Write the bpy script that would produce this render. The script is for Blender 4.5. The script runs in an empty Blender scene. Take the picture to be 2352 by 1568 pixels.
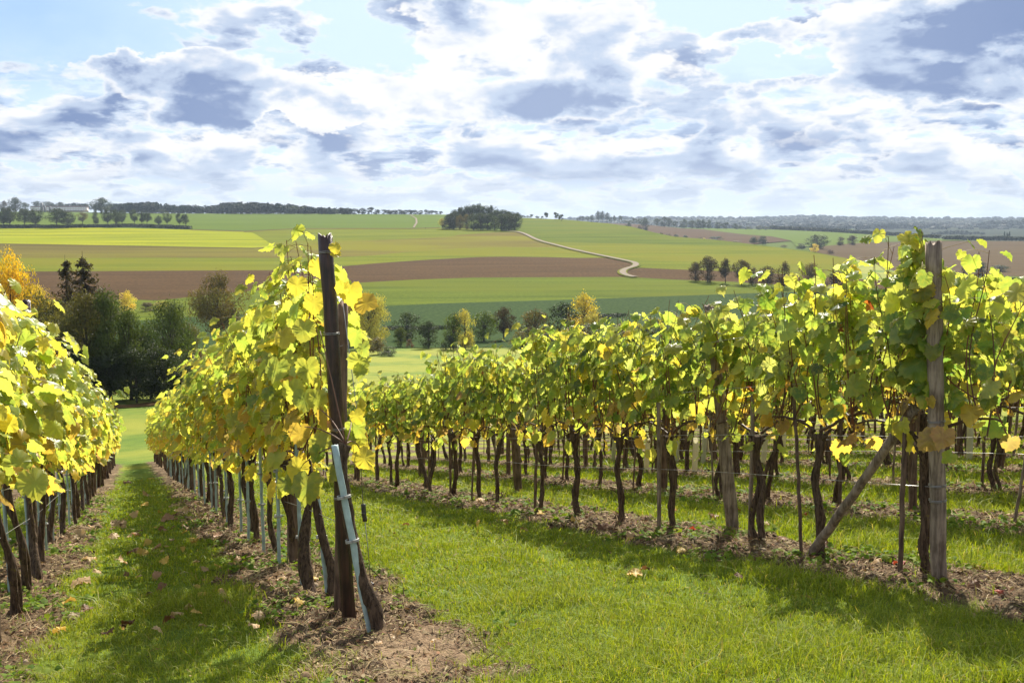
import bpy, math, random
import numpy as np
from mathutils import Vector, Matrix
R = math.radians
SC = bpy.context.scene
# ------------------------------------------------------------------ camera, sky, sun, exposure
FPX, CX, CY, HY = 2287.0, 1176.0, 784.0, 500.0
PITCH = math.atan((CY - HY) / FPX)
cam = bpy.data.objects.new('camera', bpy.data.cameras.new('camera'))
SC.collection.objects.link(cam)
cam.data.lens = 36.0 * FPX / 2352.0
cam.data.sensor_width = 36.0
cam.data.clip_start, cam.data.clip_end = 0.05, 20000
cam.location = (0, 0, 0)
cam.rotation_euler = (R(90) - PITCH, 0, 0)
SC.camera = cam
SC.view_settings.view_transform = 'Standard'
SC.view_settings.look = 'None'
SC.view_settings.gamma = 1
SC.view_settings.exposure = 0.95
SC.cycles.max_bounces = 8
SC.cycles.transmission_bounces = 6
SC.cycles.transparent_max_bounces = 8
SC.cycles.volume_bounces = 0
SC.cycles.sample_clamp_indirect = 6
SUN_AZ, SUN_EL = R(12), R(39)
sl = bpy.data.lights.new('sun', 'SUN')
sl.energy, sl.angle, sl.color = 5.0, R(0.6), (1.0, 0.93, 0.80)
sun = bpy.data.objects.new('sun', sl)
SC.collection.objects.link(sun)
sd = Vector((math.sin(SUN_AZ) * math.cos(SUN_EL), math.cos(SUN_AZ) * math.cos(SUN_EL), math.sin(SUN_EL)))
sun.rotation_euler = sd.to_track_quat('Z', 'Y').to_euler()

def ray(x, y):                                   # photo pixel -> (X/Y, Z/Y)
    xc, yc = (np.asarray(x, float) - CX) / FPX, -(np.asarray(y, float) - CY) / FPX
    c, s = math.cos(PITCH), math.sin(PITCH)
    d = c + yc * s
    return xc / d, (-s + yc * c) / d

class NT:                                        # short-hand for building node trees
    def __init__(s, tree): s.t = tree; s.n = tree.nodes; s.l = tree.links
    def new(s, typ, **k):
        nd = s.n.new(typ)
        for a, b in k.items(): setattr(nd, a, b)
        return nd
    def put(s, nd, i, v):
        if v is None: return
        if hasattr(v, 'is_output'): s.l.new(v, nd.inputs[i])
        else: nd.inputs[i].default_value = v
    def m(s, op, a, b=None, c=None, clamp=False):
        nd = s.new('ShaderNodeMath', operation=op, use_clamp=clamp)
        s.put(nd, 0, a); s.put(nd, 1, b)
        if c is not None: s.put(nd, 2, c)
        return nd.outputs[0]
    def ss(s, v, lo, hi, a=0.0, b=1.0):
        nd = s.new('ShaderNodeMapRange', interpolation_type='SMOOTHSTEP')
        for i, q in enumerate((v, lo, hi, a, b)): s.put(nd, i, q)
        return nd.outputs[0]
    def mix(s, f, a, b, mode='MIX'):
        nd = s.new('ShaderNodeMix', data_type='RGBA', blend_type=mode)
        s.put(nd, 0, f); s.put(nd, 6, a); s.put(nd, 7, b)
        return nd.outputs[2]
    def noise(s, vec, scale, detail=5, rough=0.55, dist=0.0):
        nd = s.new('ShaderNodeTexNoise', noise_dimensions='3D')
        if vec is not None: s.l.new(vec, nd.inputs['Vector'])
        nd.inputs['Scale'].default_value = scale; nd.inputs['Detail'].default_value = detail
        nd.inputs['Roughness'].default_value = rough; nd.inputs['Distortion'].default_value = dist
        return nd.outputs[0]
    def xyz(s, a, b, c=0.0):
        nd = s.new('ShaderNodeCombineXYZ')
        s.put(nd, 0, a); s.put(nd, 1, b); s.put(nd, 2, c)
        return nd.outputs[0]

def c4(c): return (c[0], c[1], c[2], 1.0)

DARK = [(500, 195, 430, 95, 1.5), (340, 80, 210, 85, .8), (2260, 60, 470, 150, 1.9), (1450, 235, 470, 60, .95),
        (2240, 205, 310, 70, 1.1), (400, 275, 330, 60, .55), (60, 315, 260, 60, .5), (1370, 85, 120, 110, .5),
        (1960, 308, 420, 38, .6), (900, 330, 420, 45, .4), (1130, 205, 260, 70, .45), (2345, 285, 110, 80, .6),
        (1700, 60, 130, 50, .25), (1880, 215, 90, 60, .3)]
WHITE = [(150, 150, 260, 70, .6), (760, 230, 330, 130, .8), (430, 130, 170, 40, .6), (1300, 60, 700, 120, .9),
         (1000, 150, 400, 160, .7), (1800, 90, 330, 60, .5), (1400, 165, 260, 50, .6), (1900, 190, 330, 60, .5),
         (2180, 155, 230, 30, .5), (560, 255, 300, 35, .5)]
BLUE = [(110, 40, 330, 130, 1.3), (790, 80, 190, 130, .8), (1700, 20, 230, 60, .9), (1780, 150, 190, 60, .8), (180, 215, 200, 60, .35)]

def build_world():
    w = bpy.data.worlds.new('World'); SC.world = w; w.use_nodes = True
    T = NT(w.node_tree); T.n.clear()
    out = T.new('ShaderNodeOutputWorld'); bg = T.new('ShaderNodeBackground')
    tc = T.new('ShaderNodeTexCoord'); sp = T.new('ShaderNodeSeparateXYZ')
    T.l.new(tc.outputs['Generated'], sp.inputs[0])
    X, Y, Z = sp.outputs
    az = T.m('ARCTAN2', X, Y); el = T.m('ARCSINE', Z)
    def n2d(a, b, detail, rough=0.55, dist=0.0, off=0.0):
        nd = T.new('ShaderNodeTexNoise', noise_dimensions='2D')
        T.l.new(T.xyz(T.m('MULTIPLY_ADD', az, a, off), T.m('MULTIPLY', el, b) if not hasattr(b, 'is_output') else b), nd.inputs['Vector'])
        nd.inputs['Scale'].default_value = 1.0; nd.inputs['Detail'].default_value = detail
        nd.inputs['Roughness'].default_value = rough; nd.inputs['Distortion'].default_value = dist
        return T.m('SUBTRACT', nd.outputs[0], 0.5)
    wn = n2d(14, 26, 5, 0.6, 0.0, 3.0)
    azw = T.m('MULTIPLY_ADD', wn, 0.10, az); elw = T.m('MULTIPLY_ADD', wn, -0.055, el)
    av = T.xyz(azw, elw)
    def blob(px, py, rx, ry, wgt):
        a, e = ray(px, py); a = math.atan(float(a)); e = math.atan(float(e) * math.cos(a))
        mp = T.new('ShaderNodeMapping', vector_type='POINT')
        sx, sy = FPX / rx, FPX / ry
        mp.inputs['Location'].default_value = (-a * sx, -e * sy, 0)
        mp.inputs['Scale'].default_value = (sx, sy, 1)
        T.l.new(av, mp.inputs[0])
        g = T.new('ShaderNodeTexGradient', gradient_type='SPHERICAL'); T.l.new(mp.outputs[0], g.inputs[0])
        return T.m('MULTIPLY', g.outputs[1], wgt)
    def total(lst):
        acc = None
        for b in lst:
            v = blob(*b); acc = v if acc is None else T.m('ADD', acc, v)
        return acc
    dark = total(DARK); white = total(WHITE); blue = total(BLUE)
    def puff(a, b, off, det):
        v = T.new('ShaderNodeTexVoronoi', voronoi_dimensions='2D', feature='SMOOTH_F1')
        T.l.new(T.xyz(T.m('MULTIPLY_ADD', azv, a, off), T.m('MULTIPLY', elv, b)), v.inputs['Vector'])
        v.inputs['Scale'].default_value = 1.0; v.inputs['Smoothness'].default_value = 0.35
        v.inputs['Detail'].default_value = det; v.inputs['Roughness'].default_value = 0.55; v.inputs['Lacunarity'].default_value = 2.3
        return T.m('SUBTRACT', 0.42, v.outputs['Distance'])
    azv = T.m('MULTIPLY_ADD', wn, 0.045, az); elv = T.m('MULTIPLY_ADD', wn, 0.022, el)
    def layer(a, b, off, up, bias, dbias, detail=6, lo=0.0, hi=0.07, k=3.2, pf=0.0, pk=2.2, rim=0.22, det=2):
        p = n2d(a, b, detail, 0.58, 0.15, off)
        pu = n2d(a, T.m('MULTIPLY', T.m('ADD', el, up), b), 3, 0.5, 0.0, off)
        q = T.m('ADD', p, bias); dn = T.m('ADD', T.m('MULTIPLY', pu, 0.8), T.m('MULTIPLY', p, 0.35))
        if pf:
            v = puff(a * pk, b * pk, off, det)
            q = T.m('MULTIPLY_ADD', v, pf, q); dn = T.m('MULTIPLY_ADD', v, -pf * .75, dn)
        occ = T.ss(q, lo, hi)
        d = T.m('ADD', T.m('MULTIPLY', dn, k), dbias)
        return occ, T.m('MULTIPLY', T.m('MULTIPLY_ADD', d, 0.62, 0.235, True), T.ss(q, -0.02, rim))
    o3, d3 = layer(20, 75, 5.3, 0.006, 0.10, 0.35, 4)
    d3 = T.m('MULTIPLY', d3, 1.25)
    o2, d2 = layer(11, 30, 1.7, 0.013, T.m('SUBTRACT', 0.13, T.m('MULTIPLY', blue, 0.45)), T.m('MULTIPLY_ADD', dark, 0.45, 0.20), 6, 0.0, 0.10, 5.0, 0.14, 2.2, 0.22, 0)
    b1 = T.m('ADD', T.m('MULTIPLY', T.m('ADD', dark, white), 0.42), T.m('MULTIPLY_ADD', blue, -0.6, -0.13))
    o1, d1 = layer(7.5, 16, 8.1, 0.024, b1, T.m('ADD', T.m('MULTIPLY', dark, 0.95), T.m('MULTIPLY_ADD', white, -0.60, 0.06)), 6, -0.02, 0.10, 6.0, 0.20, 2.2, 0.40)
    sky = T.new('ShaderNodeTexSky', sky_type='NISHITA')
    sky.sun_disc = False; sky.sun_elevation = SUN_EL; sky.sun_rotation = SUN_AZ
    sky.air_density = 1.0; sky.dust_density = 1.2; sky.ozone_density = 2.0
    skyc = T.mix(1.0, sky.outputs[0], (0.085, 0.085, 0.085, 1), 'MULTIPLY')
    skyc = T.mix(0.80, skyc, (0.29, 0.44, 0.67, 1))
    ang = T.m('ABSOLUTE', T.m('SUBTRACT', az, 0.06))
    glow = T.ss(ang, 0.75, 0.0)
    pale = T.m('SUBTRACT', T.m('MULTIPLY_ADD', glow, 0.55, 0.55), T.m('MULTIPLY', blob(90, 30, 420, 170, 1.0), 0.75), None, True)
    w.cycles.sampling_method = 'MANUAL'; w.cycles.sample_map_resolution = 512
    skyc = T.mix(pale, skyc, (0.50, 0.62, 0.77, 1))
    front = T.ss(T.m('ABSOLUTE', az), 2.0, 0.5, 0.85, 1.0)
    thin = T.m('MULTIPLY', glow, 0.30)
    def tone(d):
        c = T.mix(T.ss(d, 0.0, 0.45), (0.665, 0.67, 0.68, 1), (0.375, 0.445, 0.565, 1))
        c = T.mix(T.ss(d, 0.40, 1.0), c, (0.110, 0.170, 0.325, 1))
        return T.mix(T.m('MULTIPLY', thin, d), c, (0.58, 0.65, 0.76, 1))
    col = T.mix(T.m('MULTIPLY', o3, T.ss(el, 0.16, 0.05)), skyc, tone(d3))
    col = T.mix(T.m('MULTIPLY', o2, T.ss(el, 0.012, 0.055)), col, tone(d2))
    col = T.mix(T.m('MULTIPLY', o1, T.ss(el, 0.055, 0.09)), col, tone(d1))
    col = T.mix(T.m('MULTIPLY', T.ss(el, 0.07, 0.0), 0.72), col, (0.55, 0.60, 0.66, 1))
    vs = T.new('ShaderNodeVectorMath', operation='SCALE')
    T.l.new(col, vs.inputs[0]); T.l.new(front, vs.inputs['Scale'])
    T.l.new(vs.outputs[0], bg.inputs[0]); bg.inputs[1].default_value = 0.80
    T.l.new(bg.outputs[0], out.inputs[0])
build_world()
# ------------------------------------------------------------------ helpers
COL = SC.collection
def hash2(i, j, seed):
    h = (i.astype(np.int64) * 374761393 + j.astype(np.int64) * 668265263 + seed * 974634777) & 0xffffffff
    h = ((h ^ (h >> 13)) * 1274126177) & 0xffffffff
    return ((h ^ (h >> 16)) & 0xffff) / 65535.0
def vnoise(x, y, seed=0):
    x = np.asarray(x, float); y = np.asarray(y, float)
    i = np.floor(x).astype(np.int64); j = np.floor(y).astype(np.int64)
    fx, fy = x - i, y - j
    fx, fy = fx * fx * (3 - 2 * fx), fy * fy * (3 - 2 * fy)
    a, b, c, d = hash2(i, j, seed), hash2(i + 1, j, seed), hash2(i, j + 1, seed), hash2(i + 1, j + 1, seed)
    return (a * (1 - fx) + b * fx) * (1 - fy) + (c * (1 - fx) + d * fx) * fy
def fbm(x, y, seed=0, octv=4):
    t, amp, tot = 0, 1.0, 0
    for o in range(octv):
        t = t + amp * vnoise(x * 2 ** o, y * 2 ** o, seed + o * 7); tot += amp; amp *= 0.5
    return t / tot
def sstep(v, lo, hi):
    t = np.clip((np.asarray(v, float) - lo) / (hi - lo), 0, 1)
    return t * t * (3 - 2 * t)

def mesh_np(name, V, F, attrs=None, smooth=True):
    """V (n,3); F list of int arrays (m,k) ; attrs {name: (n,3) or (n,)} per vertex"""
    me = bpy.data.meshes.new(name)
    V = np.asarray(V, np.float32)
    me.vertices.add(len(V)); me.vertices.foreach_set('co', V.ravel())
    F = [np.asarray(f, np.int32) for f in F if len(f)]
    nl = sum(f.size for f in F); npoly = sum(len(f) for f in F)
    me.loops.add(nl); me.polygons.add(npoly)
    me.loops.foreach_set('vertex_index', np.concatenate([f.ravel() for f in F]))
    tot = np.concatenate([np.full(len(f), f.shape[1], np.int32) for f in F])
    me.polygons.foreach_set('loop_start', np.concatenate([[0], np.cumsum(tot)[:-1]]).astype(np.int32))
    me.polygons.foreach_set('loop_total', tot)
    if smooth: me.polygons.foreach_set('use_smooth', np.ones(npoly, bool))
    for k, a in (attrs or {}).items():
        a = np.asarray(a, np.float32)
        if a.ndim == 1:
            at_ = me.attributes.new(k, 'FLOAT', 'POINT'); at_.data.foreach_set('value', a)
        else:
            at_ = me.attributes.new(k, 'FLOAT_COLOR', 'POINT')
            at_.data.foreach_set('color', np.concatenate([a, np.ones((len(a), 1), np.float32)], 1).ravel())
    me.update(calc_edges=True); me.validate()
    return me
def obj(name, me, mat=None, parent=None, loc=None, col=None):
    o = bpy.data.objects.new(name, me); COL.objects.link(o)
    if mat is not None and not me.materials: me.materials.append(mat)
    if parent is not None: o.parent = parent
    if loc is not None: o.location = loc
    if col is not None: o.color = (col[0], col[1], col[2], 1)
    return o
def tag(o, label=None, cat=None, group=None, kind=None):
    if label: o['label'] = label
    if cat: o['category'] = cat
    if group: o['group'] = group
    if kind: o['kind'] = kind
    return o
def root(name, loc, label, cat, group=None):
    o = bpy.data.objects.new(name, None); COL.objects.link(o); o.location = loc
    o.empty_display_size = 0.1
    return tag(o, label, cat, group)
class MB:                                          # collects numpy pieces into one mesh
    def __init__(s): s.v = []; s.f = []; s.a = []; s.n = 0
    def add(s, V, F, c=None):
        V = np.asarray(V, float)
        for f in F: s.f.append(np.asarray(f, int) + s.n)
        s.v.append(V); s.n += len(V)
        if c is not None:
            c = np.asarray(c, float); s.a.append(np.broadcast_to(c, (len(V), 3)))
    def mesh(s, name, smooth=True):
        by = {}
        for f in s.f: by.setdefault(f.shape[1], []).append(f)
        return mesh_np(name, np.concatenate(s.v), [np.concatenate(q) for q in by.values()],
                       {'tint': np.concatenate(s.a), **({'leafuv': np.concatenate(s.uv)} if getattr(s, 'uv', None) and sum(map(len, s.uv)) == s.n else {})} if s.a else None, smooth)
def tube(P, rad, k=6, jit=0.0, rng=None, cap=True):
    P = np.asarray(P, float); n = len(P); rad = np.broadcast_to(np.asarray(rad, float), (n,))
    T = np.gradient(P, axis=0); T /= np.linalg.norm(T, axis=1, keepdims=True) + 1e-9
    ref = np.array([1.0, 0.13, 0.07]) if abs(T[:, 0]).mean() < 0.8 else np.array([0.1, 1.0, 0.05])
    A = np.cross(T, ref); A /= np.linalg.norm(A, axis=1, keepdims=True) + 1e-9
    B = np.cross(T, A)
    th = np.linspace(0, 2 * np.pi, k, endpoint=False)
    r = rad[:, None] * (1 + (jit * rng.uniform(-1, 1, (n, k)) if jit else 0))
    V = P[:, None] + r[..., None] * (np.cos(th)[None, :, None] * A[:, None] + np.sin(th)[None, :, None] * B[:, None])
    V = V.reshape(-1, 3)
    i = np.arange(n - 1)[:, None] * k; j = np.arange(k)[None]; j2 = (j + 1) % k
    F = [np.stack([i + j, i + j2, i + k + j2, i + k + j], -1).reshape(-1, 4)]
    if cap:
        V = np.concatenate([V, P[:1], P[-1:]]); c0, c1 = n * k, n * k + 1; jj = np.arange(k)
        F.append(np.concatenate([np.stack([np.full(k, c0), (jj + 1) % k, jj], -1),
                                 np.stack([np.full(k, c1), (n - 1) * k + jj, (n - 1) * k + (jj + 1) % k], -1)]))
    return V, F

# ------------------------------------------------------------------ materials
def material(name):
    m = bpy.data.materials.new(name); m.use_nodes = True
    T = NT(m.node_tree); T.n.clear()
    return m, T, T.new('ShaderNodeOutputMaterial')
def pbsdf(T, col, rough=0.8, spec=0.3, normal=None):
    b = T.new('ShaderNodeBsdfPrincipled')
    T.put(b, 'Base Color', col); T.put(b, 'Roughness', rough); T.put(b, 'Specular IOR Level', spec)
    if normal is not None: T.l.new(normal, b.inputs['Normal'])
    return b.outputs[0]
def bump(T, h, strength=0.5, dist=0.05):
    b = T.new('ShaderNodeBump'); b.inputs['Strength'].default_value = strength; b.inputs['Distance'].default_value = dist
    T.l.new(h, b.inputs['Height']); return b.outputs[0]
def pos(T): return T.new('ShaderNodeNewGeometry').outputs['Position']
def scaled(T, v, sx, sy, sz):
    mp = T.new('ShaderNodeMapping'); mp.inputs['Scale'].default_value = (sx, sy, sz); T.l.new(v, mp.inputs[0]); return mp.outputs[0]

def leafy(name, trans=0.45, rough=0.5, spec=0.35, boost=(1.5, 1.35, 0.7), objcol=False, pale=0.0, veins=False):
    m, T, out = material(name)
    at_ = T.new('ShaderNodeAttribute'); at_.attribute_name = 'tint'
    col = at_.outputs['Color']
    if objcol:
        oi = T.new('ShaderNodeObjectInfo'); col = T.mix(1.0, col, oi.outputs['Color'], 'MULTIPLY')
    if veins:
        u = T.new('ShaderNodeAttribute'); u.attribute_name = 'leafuv'
        sp = T.new('ShaderNodeSeparateColor'); T.l.new(u.outputs['Color'], sp.inputs[0])
        x, y, rn = sp.outputs
        an = T.m('ARCTAN2', x, T.m('MULTIPLY', y, -1)); r = T.m('SQRT', T.m('ADD', T.m('MULTIPLY', x, x), T.m('MULTIPLY', y, y)))
        saw = T.m('PINGPONG', an, 0.42)                       # main veins fan out from the stalk
        v1 = T.ss(T.m('MULTIPLY', saw, r), 0.0, 0.022, 1.0, 0.0)
        side = T.m('PINGPONG', T.m('ADD', r, T.m('MULTIPLY', saw, 0.9)), 0.055)
        v2 = T.m('MULTIPLY', T.ss(side, 0.0, 0.018, 1.0, 0.0), 0.45)
        vv = T.m('MAXIMUM', v1, v2)
        col = T.mix(T.m('MULTIPLY', vv, 0.24), col, T.mix(0.5, col, (0.62, 0.62, 0.22, 1)))
        bl = T.noise(T.xyz(x, y, T.m('MULTIPLY', rn, 40.0)), 3.2, 4, 0.6)
        rim = T.m('ADD', bl, T.m('MULTIPLY', T.ss(r, 0.35, 1.05), 0.10))
        col = T.mix(T.m('MULTIPLY', T.ss(rim, 0.44, 0.70), 0.45), col, T.mix(0.6, col, (0.60, 0.50, 0.06, 1)))
        col = T.mix(T.m('MULTIPLY', T.ss(rim, 0.72, 0.78), 0.85), col, (0.16, 0.07, 0.025, 1))
    fc = col
    if pale:
        g = T.new('ShaderNodeNewGeometry')
        fc = T.mix(T.m('MULTIPLY', g.outputs['Backfacing'], pale), col, (0.42, 0.46, 0.26, 1))
    tr = T.new('ShaderNodeBsdfTranslucent')
    T.l.new(T.mix(1.0, col, (*boost, 1), 'MULTIPLY'), tr.inputs[0])
    ms = T.new('ShaderNodeMixShader'); ms.inputs[0].default_value = trans
    T.l.new(pbsdf(T, fc, rough, spec), ms.inputs[1]); T.l.new(tr.outputs[0], ms.inputs[2])
    T.l.new(ms.outputs[0], out.inputs[0])
    return m
def wood(name, c1, c2, scale=(30, 30, 3), rough=0.75, bs=0.6, spec=0.3):
    m, T, out = material(name)
    tc = T.new('ShaderNodeTexCoord').outputs['Object']
    n = T.noise(scaled(T, tc, *scale), 1.0, 6, 0.65, 0.4)
    n2 = T.noise(tc, 7.0, 3)
    f = T.ss(T.m('ADD', n, T.m('MULTIPLY', T.m('SUBTRACT', n2, 0.5), 0.6)), 0.3, 0.7)
    T.l.new(pbsdf(T, T.mix(f, c4(c1), c4(c2)), rough, spec, bump(T, n, bs, 0.02)), out.inputs[0])
    return m
def plain(name, c, rough=0.5, spec=0.4, var=0.25, metal=0.0, scale=12):
    m, T, out = material(name)
    tc = T.new('ShaderNodeTexCoord').outputs['Object']
    n = T.noise(tc, scale, 4)
    b = T.mix(T.ss(n, 0.3, 0.75), c4([q * (1 - var) for q in c]), c4([min(1, q * (1 + var)) for q in c]))
    sh = pbsdf(T, b, rough, spec, bump(T, n, 0.15, 0.01)); sh.node.inputs['Metallic'].default_value = metal
    T.l.new(sh, out.inputs[0]); return m
def field_mat(name, c1, c2, row=(0.02, 0.5), rows=0.35, patch=0.006, c3=None, angle=0.0, fine=0.35):
    """crop or soil seen from afar: drill rows, mottling and large patches of growth"""
    m, T, out = material(name)
    fac = (.56, .56, .36) if 'soil' in name else (.66, .60, .45)
    c1, c2, c3 = [None if c is None else tuple(a * b for a, b in zip(c, fac)) for c in (c1, c2, c3)]
    p = pos(T)
    mp = T.new('ShaderNodeMapping'); mp.inputs['Rotation'].default_value = (0, 0, angle); T.l.new(p, mp.inputs[0]); p = mp.outputs[0]
    r1 = T.noise(scaled(T, p, row[0], row[1], 0), 1.0, 4, 0.7)
    big = T.noise(scaled(T, p, patch, patch * 2.2, 0), 1.0, 3, 0.5)
    gr = T.noise(scaled(T, p, 0.6, 0.35, 0), 1.0, 3, 0.7)
    f = T.m('ADD', T.m('MULTIPLY', T.m('SUBTRACT', r1, 0.5), rows * 4), T.m('ADD', 0.5, T.m('MULTIPLY', T.m('SUBTRACT', gr, 0.5), fine * 4)))
    col = T.mix(T.ss(f, 0.0, 1.0), c4(c1), c4(c2))
    if c3 is not None: col = T.mix(T.ss(big, 0.42, 0.66), col, c4(c3))
    T.l.new(pbsdf(T, col, 0.95, 0.02, bump(T, gr, 0.5, 0.4)), out.inputs[0])
    return m

# ------------------------------------------------------------------ terrain: vineyard slope, valley floor and far hillside
VPX, VPY = 300.0, 1015.0
rx_, rz_ = [float(v) for v in ray(VPX, VPY)]
UDIR = np.array([rx_, 1.0]) / math.hypot(rx_, 1.0)          # along the vine rows
NDIR = np.array([UDIR[1], -UDIR[0]])                        # across them, to the right
CROSS = 0.07
SLOPE = rz_ - CROSS * rx_
bx_, bz_ = [float(v) for v in ray(800, 1420)]
B0 = np.array([bx_ * 5.2, 5.2]); Z0 = bz_ * 5.2
def plane_z(X, Y): return Z0 + CROSS * (np.clip(X, -45, 45) - B0[0]) + SLOPE * (Y - B0[1])
ROWSLOPE = CROSS * UDIR[0] + SLOPE * UDIR[1]
def plane_hit(x, y):
    a, b = ray(x, y); k = Z0 - CROSS * B0[0] - SLOPE * B0[1]
    Y = k / (b - CROSS * a - SLOPE); return np.array([a * Y, Y, b * Y])
def sw(X, Y): return (X - B0[0]) * NDIR[0] + (Y - B0[1]) * NDIR[1], (X - B0[0]) * UDIR[0] + (Y - B0[1]) * UDIR[1]
def xy(s, w): return B0[0] + s * NDIR[0] + w * UDIR[0], B0[1] + s * NDIR[1] + w * UDIR[1]
_tab = [(1400, 4), (1050, 30), (990, 48), (945, 75), (920, 100), (878, 140), (845, 175), (800, 240), (765, 300), (735, 350), (700, 410), (640, 520), (600, 640),
        (560, 800), (530, 980), (512, 1180), (500, 1400), (494, 1560), (487, 1750), (480, 2100)]
_ly = np.linspace(math.log(4), math.log(2100), 1200)
_py = np.interp(_ly, [math.log(b) for a, b in _tab], [a for a, b in _tab])
_k = np.ones(71) / 71.0
_py = np.convolve(np.pad(_py, 35, mode='edge'), _k, 'valid')
_QY = np.exp(_ly); _QR = ray(CX, _py)[1]                     # slope Z/Y seen from the camera, by depth
def q_z(Y): return Y * np.interp(np.log(np.clip(Y, 4, 2100)), _ly, _QR)
def hill_Y(y): return np.interp(ray(CX, y)[1], _QR, _QY)
SKY1 = [(-600, 478), (0, 486), (200, 488), (400, 490.5), (700, 491), (1020, 493), (1192, 500), (1300, 505), (1400, 514), (1450, 521), (1500, 538 - 4),
        (1548, 544), (1650, 552), (1755, 565), (1855, 577), (1941, 593), (2006, 603), (2100, 640), (2250, 700), (2400, 745), (3000, 800)]
SX = np.array([a for a, b in SKY1], float); SY = np.array([b for a, b in SKY1], float)
def sky1(x): return np.interp(x, SX, SY)
def ground_z(X, Y):
    X = np.asarray(X, float); Y = np.asarray(Y, float)
    t = sstep(Y, 46, 105)
    z = plane_z(X, np.minimum(Y, 110)) * (1 - t) + q_z(np.maximum(Y, 4)) * t
    px = X / np.maximum(Y, 1) * 1.0077 * FPX + CX
    ys = hill_Y(sky1(px))
    over = np.maximum(Y - ys, 0)
    z = z - np.where(Y > 200, np.minimum(over * 0.17, 150) * sstep(over, -5, 40), 0)
    return z
def ground_hit(x, y):
    a, b = [float(v) for v in ray(x, y)]
    Y = np.concatenate([np.arange(3, 60, 0.05), np.arange(60, 2000, 0.5)])
    below = b * Y < ground_z(a * Y, Y)
    k = int(np.argmax(below)) if below.any() else len(Y) - 1
    return np.array([a * Y[k], Y[k], float(ground_z(a * Y[k], Y[k]))])

# vine rows as offsets across the slope (0 = the row behind the dark end post)
ROW_A = sw(*plane_hit(20, 1420)[:2])[0]
ROW_C = sw(*plane_hit(2150, 1328)[:2])[0]
ROW_D = ROW_C + 1.95
PITCH_R = 1.75
ROWS = {'A2': ROW_A - 1.8, 'A': ROW_A, 'B': 0.0, 'C': ROW_C, 'D': ROW_D}
for i_, k_ in enumerate('EFGHIJKLM'): ROWS[k_] = ROW_D + PITCH_R * (i_ + 1)
ROW_END = 46.0
print('rows', ROWS, 'slope', ROWSLOPE, 'C post', plane_hit(2150, 1328))
def soil_mask(X, Y):
    s, w = sw(X, Y)
    n = fbm(X * 2.2, Y * 2.2, 5, 4) - 0.5
    n2 = fbm(X * 9, Y * 9, 15, 3) - 0.5
    m = np.zeros(np.broadcast(X, Y).shape)
    for k, s0 in ROWS.items():
        wd = 0.40 if k in ('A', 'A2') else (0.46 if k == 'B' else 0.44)
        d = np.abs(s - s0 - (0.03 if k == 'B' else -0.05)) + n * 0.5 + n2 * 0.2
        st = -0.9 if k in 'B' else -50
        m = np.maximum(m, sstep(d, wd + 0.07, wd - 0.10) * sstep(w, st - 0.4, st + 0.2) * sstep(w, ROW_END + 1.5, ROW_END - 1))
    # worn earth in front of the dark end post and a thin scuffed line in the wide alley
    hx, hy = plane_hit(960, 1500)[:2]
    d = np.hypot((X - hx) / 0.62, (Y - hy) / 0.62) + n * 1.3 + n2 * 0.6
    m = np.maximum(m, sstep(d, 1.05, 0.6))
    hx, hy = plane_hit(820, 1530)[:2]
    d = np.hypot((X - hx) / 0.5, (Y - hy) / 0.4) + n * 1.4 + n2 * 0.6
    m = np.maximum(m, 0.8 * sstep(d, 1.1, 0.5))
    return np.clip(m, 0, 1)
def bare_mask(X, Y):
    hx, hy = plane_hit(985, 1500)[:2]
    return sstep(np.hypot((X - hx) / .26, (Y - hy) / .62) + (fbm(X * 3, Y * 3, 61, 4) - .5) * 1.5, 1.0, .35)

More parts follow.
